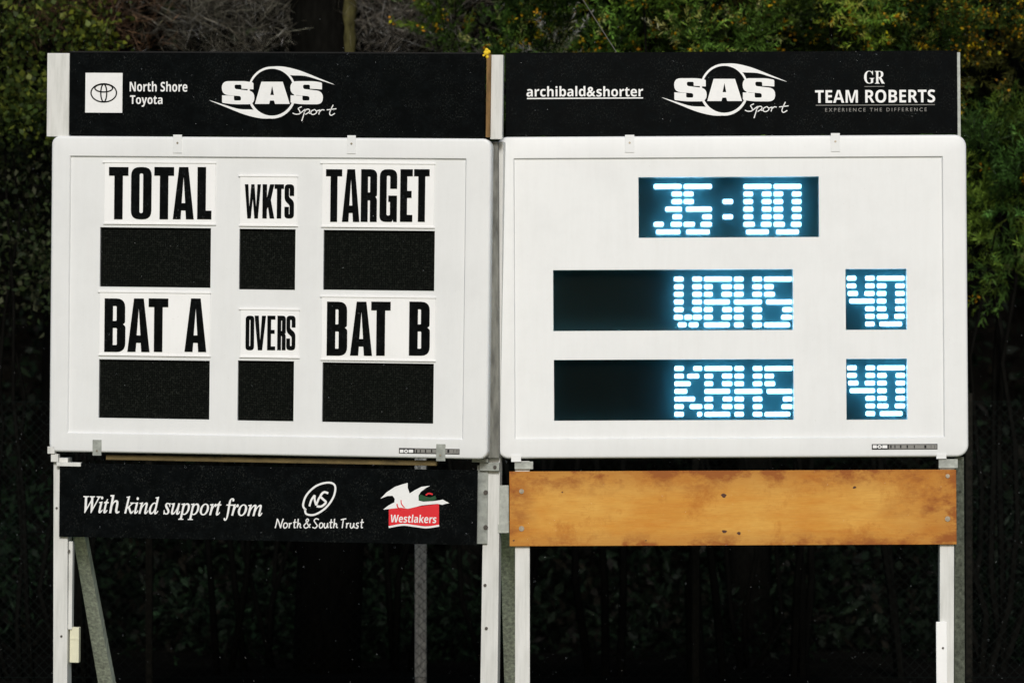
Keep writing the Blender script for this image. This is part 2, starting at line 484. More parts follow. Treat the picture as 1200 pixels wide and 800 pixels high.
M = dict(
    board=mat_paint("white_cabinet_paint", (.785, .795, .79), (.50, .49, .45), .10, .42),
    plate=mat_paint("white_label_plastic", (.91, .91, .90), (.6, .6, .57), .12, .35),
    post=mat_paint("white_post_paint", (.70, .70, .67), (.30, .31, .27), .6, .5),
    ink=mat_black("black_ink", (.0025, .003, .003), (.045, .05, .055), .5, .55),
    banner=mat_black("black_banner_vinyl", (.0018, .0024, .0026), (.05, .055, .05), .55, .8),
    white=mat_plain("white_vinyl", (.84, .84, .83), .45, .03, 40, bmp=0),
    grey=mat_plain("grey_vinyl", (.22, .215, .20), .45, .05, 40, bmp=0),
    darkgrey=mat_plain("dark_grey_ink", (.02, .02, .02), .5, .05, 40, bmp=0),
    dark_reveal=mat_plain("blackened_reveal", (.003, .003, .003), .7, .1, bmp=0),  # reveals coloured black to hide the LED light they would catch
    red=mat_plain("red_vinyl", (.72, .018, .028), .4, .04, 30, bmp=0),
    green=mat_plain("green_vinyl", (.01, .07, .025), .4, .1, 30, bmp=0),
    led_panel=mat_led_panel("unlit_led_panel", (.0025, .003, .0025)),
    led=mat_emit("white_led_light", (.32, .68, 1.0), 6),
    pane=mat_pane(),
    wood=mat_wood(),
    galv=mat_plain("galvanised_steel", (.34, .36, .33), .5, .25, 25, .35),
    dim_brace=mat_plain("dark_lichened_timber", (.19, .21, .17), .85, .5, 12, 0, (4, 4, .5), .5),
    gap_shade=mat_plain("gap_shade_grey", (.17, .17, .15), .6, .4, 12, .2, (3, 3, .6)),  # grey that stands for the shade in the cabinet gap
    bolt=mat_plain("rusty_bolt_steel", (.10, .09, .08), .5, .3, 60, .5),
    screw=mat_plain("screw_steel", (.30, .27, .22), .35, .2, 60, .7),
    brace=mat_plain("lichened_grey_timber", (.70, .74, .63), .85, .4, 14, 0, (4, 4, .6), .5),
    rail=mat_plain("shade_brown_timber", (.12, .085, .03), .8, .4, 14, 0, (.6, 3, 3), .4),  # tan timber darkened in colour for the shadow under the cabinet
    tan=mat_plain("weathered_tan_timber", (.20, .115, .04), .8, .4, 14, 0, (3, 3, .6), .4),
    drop=mat_plain("rain_drop", (.75, .78, .8), .2, .02, bmp=0),
    cream=mat_plain("cream_plastic", (.72, .70, .52), .45, .06),
    yellow=mat_plain("yellow_foam", (.80, .55, .02), .7, .2, 60),
    dark_post=mat_plain("dark_fence_post", (.016, .015, .012), .8, .3, 20, 0, (4, 4, .7)),
    grey_post=mat_plain("weathered_fence_post", (.52, .51, .47), .85, .45, 18, 0, (4, 4, 1.2), .5),
    wire=mat_plain("dark_coated_wire", (.006, .009, .008), .5, .1, bmp=0),
    cable=mat_plain("pale_cable_sheath", (.15, .14, .12), .5, .1, bmp=0),
    bark=mat_plain("moss_lit_bark", (.060, .055, .022), .9, .5, 10, 0, (3, 3, .7), .8),
    dbark=mat_plain("shade_dark_bark", (.005, .0048, .004), .9, .4, 10, 0, (3, 3, .7), .8),  # bark colour darkened to carry the shade of the understory
    twig=mat_leaf("dry_twig", 0.0, .8),
    leaf=mat_leaf("shrub_leaf", .3, .45),
    needle=mat_leaf("gorse_needle", .2, .5),
    dark_leaf=mat_leaf("shaded_leaf", .15, .6),
    flower=mat_leaf("yellow_flower", .3, .6),
    soil=mat_plain("dark_leaf_litter", (.006, .0055, .0045), .95, .5, 6, bmp=.6),  # litter colour darkened to carry the shade under the trees
    grass=mat_plain("mown_grass", (.045, .075, .022), .9, .4, 8, bmp=.6),
)

# ================================================================== SETTING
# ground: mown field in front, rising to a wooded bank behind the fence
def ground_h(x, y):
    t = min(max((y - 8.5) / 5.0, 0), 1)
    return 9.0 * t * t * (3 - 2 * t) + .04 * math.sin(x * 1.3) * math.cos(y * .9)
def sheet(name, ys, mat, xs=None):
    xs = xs or [-90 + 180 * i / 120 for i in range(121)]
    bm = B()
    g = [[bm.verts.new((x, y, ground_h(x, y))) for x in xs] for y in ys]
    for j in range(len(ys) - 1):
        for i in range(len(xs) - 1):
            bm.faces.new((g[j][i], g[j][i + 1], g[j + 1][i + 1], g[j + 1][i]))
    me = bpy.data.meshes.new(name); bm.to_mesh(me); bm.free(); me.materials.append(mat)
    me.polygons.foreach_set("use_smooth", [True] * len(me.polygons))
    return tag(link(bpy.data.objects.new(name, me)), kind='structure')
sheet("ground", [-120, -80, -50, -30, -20, -12, -6, -3, 0, 1.5, 2.5], M['grass'])
sheet("wooded_bank", [2.5, 3.5, 5, 6.5, 8, 8.5, 9, 9.5, 10, 10.5, 11, 11.5, 12, 12.5, 13, 13.5, 20, 40, 120], M['soil'])

rng = np.random.default_rng(7)

def mesh_from(verts, faces_n, k, cols=None, name="foliage"):
    """verts (N*k,3) as separate k-gons; one colour per face"""
    me = bpy.data.meshes.new(name)
    n = faces_n
    me.vertices.add(n * k); me.vertices.foreach_set("co", verts.ravel())
    me.loops.add(n * k); me.loops.foreach_set("vertex_index", np.arange(n * k, dtype=np.int32))
    me.polygons.add(n)
    me.polygons.foreach_set("loop_start", np.arange(0, n * k, k, dtype=np.int32))
    me.polygons.foreach_set("loop_total", np.full(n, k, dtype=np.int32))
    me.update(calc_edges=True)
    if cols is not None:
        a = me.attributes.new("leaf_colour", 'FLOAT_COLOR', 'FACE')
        c4 = np.ones((n, 4)); c4[:, :3] = cols
        a.data.foreach_set("color", c4.ravel())
    return me

def unit(v): return v / np.maximum(np.linalg.norm(v, axis=1, keepdims=True), 1e-9)

def leaf_quads(c, d, L, W):
    """rhombic leaves: base at c, along d"""
    n = len(c)
    side = unit(np.cross(d, rng.normal(size=(n, 3))))
    nrm = np.cross(d, side)
    L = L[:, None]; W = W[:, None]
    v = np.stack([c, c + d * L * .5 + side * W * .5 + nrm * W * .12, c + d * L - nrm * L * .08, c + d * L * .5 - side * W * .5 + nrm * W * .12], 1)
    return v

def palette(n, cols, spread=.35):
    cols = np.array(cols)
    i = rng.integers(0, len(cols), n)
    c = cols[i] * np.exp(rng.normal(0, spread, (n, 1)))
    return np.clip(c, 0, .5)

def clumps(n, k, cen, rad, sig, shell=.55):
    """n leaves in k clumps filling an ellipsoid unevenly"""
    q = unit(rng.normal(size=(k, 3))) * (shell + (1 - shell) * rng.random((k, 1)) ** .6)
    q = q * rad + cen
    i = rng.integers(0, k, n)
    s = sig * (.5 + rng.random(k))[i][:, None]
    p = q[i] + rng.normal(size=(n, 3)) * s
    return p, unit(p - q[i] + 1e-6), i

def tube_path(bm, pts, rads, seg=6):
    rings = []
    for i, (p, r) in enumerate(zip(pts, rads)):
        p = Vector(p)
        a = Vector(pts[max(i - 1, 0)]); b = Vector(pts[min(i + 1, len(pts) - 1)])
        t = (b - a).normalized()
        x = t.cross(Vector((0.31, .95, .1))).normalized(); y = t.cross(x)
        rings.append([bm.verts.new(p + x * r * math.cos(2 * math.pi * k / seg) + y * r * math.sin(2 * math.pi * k / seg)) for k in range(seg)])
    for a, b in zip(rings, rings[1:]):
        for k in range(seg):
            bm.faces.new((a[k], a[(k + 1) % seg], b[(k + 1) % seg], b[k]))
    bm.faces.new(rings[0]); bm.faces.new(rings[-1])

def wobble(p0, p1, n, amp):
    p0 = np.array(p0, float); p1 = np.array(p1, float)
    off = np.cumsum(rng.normal(size=(n, 3)) * amp, 0); off -= np.linspace(0, 1, n)[:, None] * off[-1]
    off[0] = 0
    return [tuple(p0 + (p1 - p0) * t + o * np.array([1, 1, .3])) for t, o in zip(np.linspace(0, 1, n), off)]

def X(px, d): return (px - 600) * S * (D + d) / D
def Z(py, d): return CAMZ + (500 - py) * S * (D + d) / D

def tree(label, px, d, crown_z, rad, nleaf, cols, trunk_r=.14, leaf=(.09, .05), name="tree", cat="tree", group=None, lean=0.0, k=60, sig=.3):
    x = X(px, d)
    t = thing_at(name, label, cat, (x, d, ground_h(x, d)), group)
    top = (x + lean, d, crown_z + rad[2] * .4)
    bm = B()
    pts = wobble((x, d, ground_h(x, d) - .1), top, 9, .05)
    tube_path(bm, pts, [trunk_r * (1 - .7 * i / 8) * (1.3 if i == 0 else 1) for i in range(9)], 9)
    for i in range(7):
        a = rng.random() * 6.28
        s = pts[4 + i % 4]
        e = (x + lean + math.cos(a) * rad[0] * .75, d + math.sin(a) * rad[1] * .75, crown_z + rad[2] * (rng.random() - .3))
        tube_path(bm, wobble(s, e, 5, .06), [trunk_r * .4, trunk_r * .3, trunk_r * .2, trunk_r * .14, trunk_r * .05], 5)
    part("trunk", bm, M['dbark'], t, smooth=True)
    p, dr, _ = clumps(nleaf, k, np.array((x + lean, d, crown_z)), np.array(rad), sig)
    dr = unit(dr + rng.normal(size=dr.shape) * .7 + np.array((0, -.1, -.1)))
    v = leaf_quads(p, dr, leaf[0] * (.6 + .8 * rng.random(nleaf)), leaf[1] * (.6 + .8 * rng.random(nleaf)))
    part("crown", mesh_from(v, nleaf, 4, palette(nleaf, cols)), M['leaf'], t)
    return t

def broad_shrub(label, px, py, d, rad, nleaf, cols, leaf=(.05, .035), k=40, sig=.13, mat='leaf', spread=.35, name="broadleaf_shrub"):
    x, z = X(px, d), Z(py, d)
    t = thing_at(name, label, "shrub", (x, d, ground_h(x, d)))
    bm = B()
    for i in range(3):
        e = (x + rng.normal() * rad[0] * .5, d + rng.normal() * rad[1] * .4, z + rng.normal() * rad[2] * .4)
        tube_path(bm, wobble((x + rng.normal() * .08, d + rng.normal() * .08, ground_h(x, d) - .05), e, 8, .05), [.022 * (1 - .8 * j / 7) for j in range(8)], 5)
    part("stems", bm, M['dbark'], t, smooth=True)
    p, dr, _ = clumps(nleaf, k, np.array((x, d, z)), np.array(rad), sig, .3)
    dr = unit(dr + rng.normal(size=dr.shape) * .6)
    v = leaf_quads(p, dr, leaf[0] * (.6 + .8 * rng.random(nleaf)), leaf[1] * (.6 + .8 * rng.random(nleaf)))
    part("foliage", mesh_from(v, nleaf, 4, palette(nleaf, cols, spread)), M[mat], t)
    return t

def gorse(label, px, py, d, rad, nshoot, cols, flowers=0, needle=(.05, .0065), name="gorse_bush", nn=46, slen=(.16, .42)):
    x, z = X(px, d), Z(py, d)
    t = thing_at(name, label, "bush", (x, d, ground_h(x, d)))
    bm = B()
    for i in range(3):
        e = (x + rng.normal() * rad[0] * .5, d + rng.normal() * rad[1] * .4, z + rng.normal() * rad[2] * .4)
        tube_path(bm, wobble((x + rng.normal() * .1, d + rng.normal() * .1, ground_h(x, d) - .05), e, 8, .05), [.03 * (1 - .8 * j / 7) for j in range(8)], 5)
    cen = np.array((x, d, z)); rad = np.array(rad)
    # tufts: shoots radiate from the ends of hidden boughs, with dark gaps between the tufts
    kt = max(nshoot // 13, 8)
    tq = unit(rng.normal(size=(kt, 3))) * (.3 + .7 * rng.random((kt, 1)) ** .6) * rad
    ti = rng.integers(0, kt, nshoot)
    q = unit(rng.normal(size=(nshoot, 3)))
    base = cen + tq[ti] + q * .045
    dr = unit(q * .9 + unit(tq)[ti] * .35 + np.array((0, -.3, .65)))
    ln = slen[0] + (slen[1] - slen[0]) * rng.random(nshoot)
    for i in range(0, nshoot, 3):
        tube_path(bm, [tuple(base[i]), tuple(base[i] + dr[i] * ln[i])], [.004, .0015], 3)
    part("stems", bm, M['dbark'], t)
    i = np.repeat(np.arange(nshoot), nn)
    n = len(i)
    s = rng.random(n)
    c = base[i] + dr[i] * (ln[i] * s)[:, None]
    nd = unit(dr[i] * .75 + unit(rng.normal(size=(n, 3))) * .75)
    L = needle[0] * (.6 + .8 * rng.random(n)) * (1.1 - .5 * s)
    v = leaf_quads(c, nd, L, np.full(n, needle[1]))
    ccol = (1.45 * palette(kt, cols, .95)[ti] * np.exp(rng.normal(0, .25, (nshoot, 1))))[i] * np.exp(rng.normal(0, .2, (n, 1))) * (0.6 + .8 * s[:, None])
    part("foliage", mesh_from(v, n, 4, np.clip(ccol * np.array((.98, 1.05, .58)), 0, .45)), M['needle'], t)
    if flowers:
        j = rng.integers(0, nshoot, flowers)
        fr = 7
        jj = np.repeat(j, fr); m = len(jj)
        pc = np.repeat(base[j] + dr[j] * (ln[j] * (.5 + .5 * rng.random(flowers)))[:, None], fr, 0) + rng.normal(size=(m, 3)) * .018
        fv = leaf_quads(pc, unit(rng.normal(size=(m, 3)) + np.array((0, -.4, .3))), .022 * (.6 + .8 * rng.random(m)), .016 * (.6 + .8 * rng.random(m)))
        part("flowers", mesh_from(fv, m, 4, palette(m, [(.50, .33, .01), (.45, .24, .008), (.38, .18, .01)], .25)), M['flower'], t)["kind"] = "stuff"
    return t

def twig_bush(label, px, py, d, rad, nst, cols, name="twiggy_bush", thick=.0017):
    x, z = X(px, d), Z(py, d)
    t = thing_at(name, label, "bush", (x, d, ground_h(x, d)))
    bm = B()
    for i in range(3):
        e = (x + rng.normal() * rad[0] * .4, d + rng.normal() * rad[1] * .4, z)
        tube_path(bm, wobble((x + rng.normal() * .1, d + rng.normal() * .1, ground_h(x, d) - .05), e, 8, .05), [.025 * (1 - .75 * j / 7) for j in range(8)], 5)
    part("stems", bm, M['dbark'], t, smooth=True)
    segs = []
    q = np.array((x, d, z)) + unit(rng.normal(size=(nst, 3))) * np.array(rad) * rng.random((nst, 1)) ** .5
    a = unit(rng.normal(size=(nst, 3)) * np.array((1, .8, .6)) + np.array((0, -.2, .5)))
    for lvl, (kids, l) in enumerate(((1, .32), (3, .18), (4, .09))):
        if lvl:
            i = np.repeat(np.arange(len(q)), kids)
            q0, a0 = q[i] + (a[i] * lastl) * rng.random((len(i), 1)), a[i]
            q, a = q0, unit(a0 + rng.normal(size=a0.shape) * .65)
        segs.append((q, a, l * (.6 + .8 * rng.random(len(q))), thick * (1, .65, .45)[lvl]))
        lastl = l
    V, C = [], []
    for q_, a_, l_, th in segs:
        n = len(q_)
        for rot_ in (0, 1):
            V.append(leaf_quads(q_, a_, l_, np.full(n, th * 2)))
            C.append(.95 * palette(n, cols, 1.0))
    V = np.concatenate(V); C = np.concatenate(C)
    part("twigs", mesh_from(V, len(V), 4, C), M['twig'], t)
    return t

# far wood: reads as one dark mass on the bank
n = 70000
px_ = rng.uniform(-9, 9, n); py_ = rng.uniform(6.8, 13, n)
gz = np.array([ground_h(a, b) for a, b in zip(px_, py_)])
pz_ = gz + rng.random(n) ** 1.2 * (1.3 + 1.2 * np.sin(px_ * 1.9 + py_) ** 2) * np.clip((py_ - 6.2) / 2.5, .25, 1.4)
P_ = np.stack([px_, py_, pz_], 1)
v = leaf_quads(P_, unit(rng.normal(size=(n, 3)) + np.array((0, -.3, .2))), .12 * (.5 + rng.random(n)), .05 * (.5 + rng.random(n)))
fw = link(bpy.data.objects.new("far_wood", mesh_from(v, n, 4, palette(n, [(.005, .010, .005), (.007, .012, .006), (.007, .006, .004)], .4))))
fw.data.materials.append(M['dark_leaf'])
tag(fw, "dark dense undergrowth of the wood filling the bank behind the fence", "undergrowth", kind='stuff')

# trees with unseen crowns above the picture, placed to shade the understory
G1 = [(.022, .045, .014), (.03, .055, .015), (.018, .035, .012)]
for i, (lab, px, d, cz, rad) in enumerate((
        ("tall dark tree with unseen crown shading the wood behind the left scoreboard's outer edge", 60, 6.4, 6.6, (2.2, 2.2, 1.5)),
        ("tall dark tree with unseen crown shading the wood behind the gap between the two scoreboards", 520, 6.9, 6.9, (2.3, 2.3, 1.6)),
        ("tall dark tree with unseen crown shading the wood behind the middle of the right scoreboard", 880, 6.4, 6.7, (2.2, 2.2, 1.5)),
        ("tall dark tree with unseen crown shading the wood beyond the right scoreboard's outer edge", 1290, 6.6, 6.5, (2.2, 2.2, 1.5)))):
    tree(lab, px, d, cz, rad, 16000, G1, .13 + .01 * i, (.13, .08), "shade_canopy_tree", "tree", "tall trees behind the fence", k=70, sig=.35)

# thick trunk seen above the left banner, its right flank mossy and painted lit
x, d = X(382, 4.5), 4.5
t = thing_at("mossy_tree", "thick dark tree trunk with olive moss and painted light on its right side above the left banner", "tree", (x, d, 0))
tp = wobble((x, d, -.1), (x + .04, d, 6.2), 14, .025)
bm = B(); tube_path(bm, tp, [.22 - .003 * i for i in range(14)], 14)
part("trunk", bm, M['dbark'], t, smooth=True)
bm = B()
zs = np.linspace(2.7, 5.0, 34)
for off, r0 in ((.15, .045), (.10, .03)):
    tube_path(bm, [(x + off + rng.normal() * .008, d - .11, z_) for z_ in zs], [r0 * (.75 + .5 * rng.random()) for _ in zs], 9)
part("moss", bm, M['bark'], t, smooth=True)  # moss that also carries the lit side of the trunk
nl = 2600
p, dr, _ = clumps(nl, 16, np.array((x, d + .2, 5.7)), np.array((.9, .7, .8)), .2)
part("crown", mesh_from(leaf_quads(p, dr, .07 * (.5 + rng.random(nl)), .04 * (.5 + rng.random(nl))), nl, 4, palette(nl, G1)), M['leaf'], t)

# shrubs and bushes along the fence, left to right
YG = [(.15, .18, .03), (.055, .08, .016), (.05, .075, .016), (.03, .05, .012)]
broad_shrub("yellow-green small-leaved shrub at the far left beside the top white plank", 12, 60, 4.1, (.55, .5, .60), 3600, YG, (.045, .034), 45, .11)
broad_shrub("dim green shrub at the far left beside the left scoreboard's edge", 10, 250, 4.4, (.5, .5, .75), 3000, [(.035, .05, .018), (.022, .035, .014), (.05, .055, .03)], (.05, .03), 40, .12, name="shaded_shrub")
twig_bush("brown withered bush showing above the left end of the left banner", 90, 10, 4.4, (.55, .5, .5), 230, [(.085, .048, .025), (.06, .035, .02), (.045, .028, .018)], name="withered_bush")
broad_shrub("small yellow-leaved sapling poking above the left banner's emblem square", 102, 42, 4.0, (.13, .12, .22), 420, [(.14, .16, .018), (.09, .12, .02), (.04, .06, .015)], (.045, .03), 10, .05, name="sapling")
TW = [(.10, .095, .075), (.07, .066, .05), (.045, .04, .03), (.13, .12, .10)]
twig_bush("grey-brown bare twiggy bush above the left half of the left banner", 265, 15, 4.7, (.5, .5, .62), 400, TW)
twig_bush("paler bare twiggy bush above the right half of the left banner", 480, 10, 4.7, (.45, .5, .62), 400, [(.13, .115, .095), (.09, .08, .065), (.05, .045, .035), (.15, .14, .12)])
GO = [(.055, .10, .025), (.035, .07, .02), (.075, .115, .022), (.022, .045, .015)]
gorse("green needled bush above the white post between the two top banners", 600, 20, 4.3, (.62, .6, .62), 420, GO, 70, name="needled_bush")
gorse("gorse bush with scattered yellow flowers above the left end of the right banner", 715, 0, 4.5, (.6, .6, .62), 420, GO, 190)
gorse("bright green feathery bush above the centre of the right banner", 830, 12, 4.2, (.62, .6, .62), 430, [(.075, .13, .03), (.05, .09, .022), (.03, .055, .016)], 30, name="needled_bush")
gorse("dull gorse bush with brown tips above the right banner's right half", 940, 5, 4.6, (.6, .6, .6), 420, [(.04, .06, .016), (.055, .05, .014), (.025, .04, .014)], 150)
gorse("green gorse bush above the right end of the right banner", 1045, 15, 4.3, (.55, .6, .6), 400, GO, 90)
gorse("dark bush with orange-yellow flowers at the top right corner", 1180, 0, 4.5, (.55, .6, .6), 330, [(.025, .04, .014), (.03, .03, .012)], 330)
gorse("deep green pine-like bush beside the right scoreboard's right edge", 1172, 235, 4.4, (.5, .5, .72), 420, [(.022, .042, .014), (.013, .028, .010), (.05, .075, .018)], 10, (.075, .0055), "needled_bush")
# hidden middle growth keeps the hollow below in shade
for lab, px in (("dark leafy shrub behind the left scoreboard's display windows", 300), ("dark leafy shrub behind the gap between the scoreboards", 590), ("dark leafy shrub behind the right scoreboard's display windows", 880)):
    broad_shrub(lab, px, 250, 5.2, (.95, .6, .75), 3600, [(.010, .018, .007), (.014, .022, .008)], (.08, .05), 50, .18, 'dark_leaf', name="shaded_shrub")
# ferny undergrowth glimpsed through the fence below, leaf colours scaled down for shade
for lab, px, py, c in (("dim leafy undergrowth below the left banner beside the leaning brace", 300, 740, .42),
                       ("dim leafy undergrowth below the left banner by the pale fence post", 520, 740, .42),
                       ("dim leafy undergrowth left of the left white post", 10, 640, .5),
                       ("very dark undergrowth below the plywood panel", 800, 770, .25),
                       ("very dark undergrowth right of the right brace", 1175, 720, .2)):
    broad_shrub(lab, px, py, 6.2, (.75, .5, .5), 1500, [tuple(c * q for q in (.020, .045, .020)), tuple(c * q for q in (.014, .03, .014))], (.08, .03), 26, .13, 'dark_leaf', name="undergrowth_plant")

# chain link fence 3.5 m behind the boards
FD = 3.5
fx0, fx1, fz1 = X(-40, FD), X(1240, FD), Z(466, FD)
fence = thing_at("chain_link_fence", "dark chain link fence with thin posts running behind both scoreboards", "fence", (0, FD, 0))
bm = B()
sp_ = .062; hgt = fz1 - .02
def wire_seg(p, q, r=.0013):
    p, q = Vector(p), Vector(q); t = (q - p).normalized(); a = t.cross(Vector((0, 1, 0))) * r; b = Vector((0, r, 0))
    A = [bm.verts.new(p + k) for k in (a, b, -a)]; Bq = [bm.verts.new(q + k) for k in (a, b, -a)]
    for k in range(3): bm.faces.new((A[k], A[(k + 1) % 3], Bq[(k + 1) % 3], Bq[k]))
nx = int((fx1 - fx0 + hgt) / sp_)
for i in range(nx):
    for sgn in (1, -1):
        xa = (fx0 - hgt + i * sp_) if sgn > 0 else (fx0 + i * sp_)
        xb = xa + sgn * hgt
        za, zb = .02, hgt
        pa, pb = [xa, za], [xb, zb]
        for lim, s2 in ((fx0, 1), (fx1, -1)):
            if s2 * (pa[0] - lim) < 0 and s2 * (pb[0] - lim) < 0: break
            if s2 * (pa[0] - lim) < 0:
                f = (lim - pa[0]) / (pb[0] - pa[0]); pa = [lim, pa[1] + f * (pb[1] - pa[1])]
            elif s2 * (pb[0] - lim) < 0:
                f = (lim - pa[0]) / (pb[0] - pa[0]); pb = [lim, pa[1] + f * (pb[1] - pa[1])]
        else:
            off = .0016 * sgn
            wire_seg((pa[0], FD + off, pa[1]), (pb[0], FD + off, pb[1]))
part("wire_mesh", bm, M['wire'], fence)
for zz in (hgt - .005, .95, .05):
    bm = B(); tube_path(bm, [(fx0, FD - .006, zz), (fx1, FD - .006, zz)], [.0018, .0018], 5)
    part("straining_wire", bm, M['wire'], fence)
for px in (-145, 175, 493, 815, 1135):
    if px == -145: continue
    bm = B(); x = X(px, FD + .04)
    hw = .036 if px == 493 else .022
    top = fz1 + .03
    add_box(bm, x - hw, x + hw, FD + .012, FD + .07, -.1, top, .006)
    o = part("post", bm, M['grey_post'] if px == 493 else M['dark_post'], fence)
    if px == 493: o["label"] = "pale weathered fence post below the left banner"

# ================================================================== THE SCOREBOARDS
def ring_pts(u0, u1, v0, v1, r, n=6):
    out = []
    for (cx, cy, a0) in ((u1 - r, v0 + r, -90), (u1 - r, v1 - r, 0), (u0 + r, v1 - r, 90), (u0 + r, v0 + r, 180)):
        for k in range(n + 1):
            a = R(a0 + 90 * k / n)
            out.append((cx + r * math.cos(a), cy + r * math.sin(a)))
    return out

def cabinet(F, root, x0, y0, x1, y1, ix0, iy0, ix1, iy1, thick=.13, rad=.05):
    u0, u1, v0, v1 = F.rect(x0, y0, x1, y1)
    a0, a1, b0, b1 = F.rect(ix0, iy0, ix1, iy1)
    bm = B()
    rings = []
    def ring(inset, w, rr): rings.append([bm.verts.new((p[0], w, p[1])) for p in ring_pts(u0 + inset, u1 - inset, v0 + inset, v1 - inset, rr)])
    ring(.012, thick, rad - .012)
    ring(0, thick - .012, rad)
    for k in range(6):
        a = R(90 * k / 5)
        ring(.014 * (1 - math.cos(a)), .014 * (1 - math.sin(a)), rad - .014 * (1 - math.cos(a)))
    def ringi(e, w, rr): rings.append([bm.verts.new((p[0], w, p[1])) for p in ring_pts(a0 + e, a1 - e, b0 + e, b1 - e, rr)])
    ringi(-.001, 0, .004); ringi(.001, .002, .003); ringi(.007, .016, .002); ringi(.009, .024, .002)
    for A, C in zip(rings, rings[1:]):
        m = len(A)
        for k in range(m): bm.faces.new((A[k], A[(k + 1) % m], C[(k + 1) % m], C[k]))
    bm.faces.new(rings[0])
    o = part("cabinet", bm, M['board'], root)
    for p in o.data.polygons: p.use_smooth = len(p.vertices) == 4
    o.data.set_sharp_from_angle(angle=R(38)) if hasattr(o.data, "set_sharp_from_angle") else None
    return (a0 + .004, a1 - .004, b0 + .004, b1 - .004)

WF = .012      # depth of the face panel behind the rim
WP = .030      # depth of the display panels
def face_panel(F, root, lim, holes, wp=WP):
    """one sheet with openings; each opening has reveals back to the display panel"""
    us = sorted({lim[0], lim[1]} | {h[0] for h in holes} | {h[1] for h in holes})
    vs = sorted({lim[2], lim[3]} | {h[2] for h in holes} | {h[3] for h in holes})
    bm = B(); cache = {}
    def V(u, v, w=WF):
        k = (round(u, 6), round(v, 6), w)
        if k not in cache: cache[k] = bm.verts.new((u, w, v))
        return cache[k]
    for i in range(len(us) - 1):
        for j in range(len(vs) - 1):
            cu, cv = (us[i] + us[i + 1]) / 2, (vs[j] + vs[j + 1]) / 2
            if any(h[0] < cu < h[1] and h[2] < cv < h[3] for h in holes): continue
            bm.faces.new((V(us[i], vs[j]), V(us[i + 1], vs[j]), V(us[i + 1], vs[j + 1]), V(us[i], vs[j + 1])))
    for h in holes:
        c = [(h[0], h[2]), (h[1], h[2]), (h[1], h[3]), (h[0], h[3])]
        for k in range(4):
            a, b = c[k], c[(k + 1) % 4]
            # split along existing grid lines is not needed: reveals get their own verts
            q = [bm.verts.new((a[0], WF + .0002, a[1])), bm.verts.new((b[0], WF + .0002, b[1])), bm.verts.new((b[0], wp + .004, b[1])), bm.verts.new((a[0], wp + .004, a[1]))]
            bm.faces.new(q).material_index = 1
    me = bpy.data.meshes.new("face_panel"); bm.to_mesh(me); bm.free()
    return part("face_panel", me, [M['board'], M['dark_reveal']], root)

def window_panel(root, h, label=None, wp=WP, pane=False):
    bm = B(); add_box(bm, h[0] + .0012, h[1] - .0012, wp, wp + .02, h[2] + .0012, h[3] - .0012)
    o = part("display_window", bm, M['led_panel'], root)
    if pane:
        bm = B(); bm.faces.new([bm.verts.new((a, .0155, b)) for a, b in ((h[0] + .0006, h[2] + .0006), (h[1] - .0006, h[2] + .0006), (h[1] - .0006, h[3] - .0006), (h[0] + .0006, h[3] - .0006))])
        part("halo_pane", bm, M['pane'], o, root)  # sheet added for the glow around the LEDs
    if label: o["label"] = label
    return o

def clip(F, root, x0, y0, x1, y1, mat, w=-.004, holes=((.5, .55),)):
    bm = B()
    u0, u1, v0, v1 = F.rect(x0, y0, x1, y1)
    add_box(bm, u0, u1, w, .0005, v0, v1, .001)
    o = part("mounting_clip", bm, mat, root)
    bm = B()
    for fx, fy in holes: add_disc(bm, u0 + (u1 - u0) * fx, v0 + (v1 - v0) * fy, .0055, w - .0022, w + .0005)
    part("screw", bm, M['screw'], o, root)

def sticker(F, root, x0, x1, y0, y1):
    bm = B(); box_px(bm, F, x0, y0, x1, y1, -.0016, -.0002, 0)
    o = part("maker_sticker", bm, M['darkgrey'], root)
    bm = B(); L = x1 - x0; h = y1 - y0
    box_px(bm, F, x0 + L * .26, y0 + h * .12, x1 - L * .01, y1 - h * .12, -.0022, -.0014, 0)
    part("sticker_band", bm, M['grey'], o, root)
    ms = [poly_px(F, [[(x0 + L * a, y0 + h * .2), (x0 + L * b, y0 + h * .2), (x0 + L * b, y1 - h * .22), (x0 + L * a, y1 - h * .22)]], -.003, .0004) for a, b in ((.015, .075), (.16, .235))]
    ms.append(poly_px(F, [ellipse(x0 + L * .118, (y0 + y1) / 2, L * .035, h * .34), ellipse(x0 + L * .118, (y0 + y1) / 2, L * .015, h * .14)], -.003, .0004))
    part("sticker_mark", join_meshes(ms), M['white'], o, root)
    bm = B()
    for a, b in ((.28, .30), (.345, .36), (.43, .45), (.53, .55), (.64, .655), (.80, .83), (.90, .905), (.955, .96)):
        box_px(bm, F, x0 + L * a, y0 + h * .22, x0 + L * b, y1 - h * .25, -.003, -.0022, 0)
    part("sticker_print", bm, M['darkgrey'], o, root)

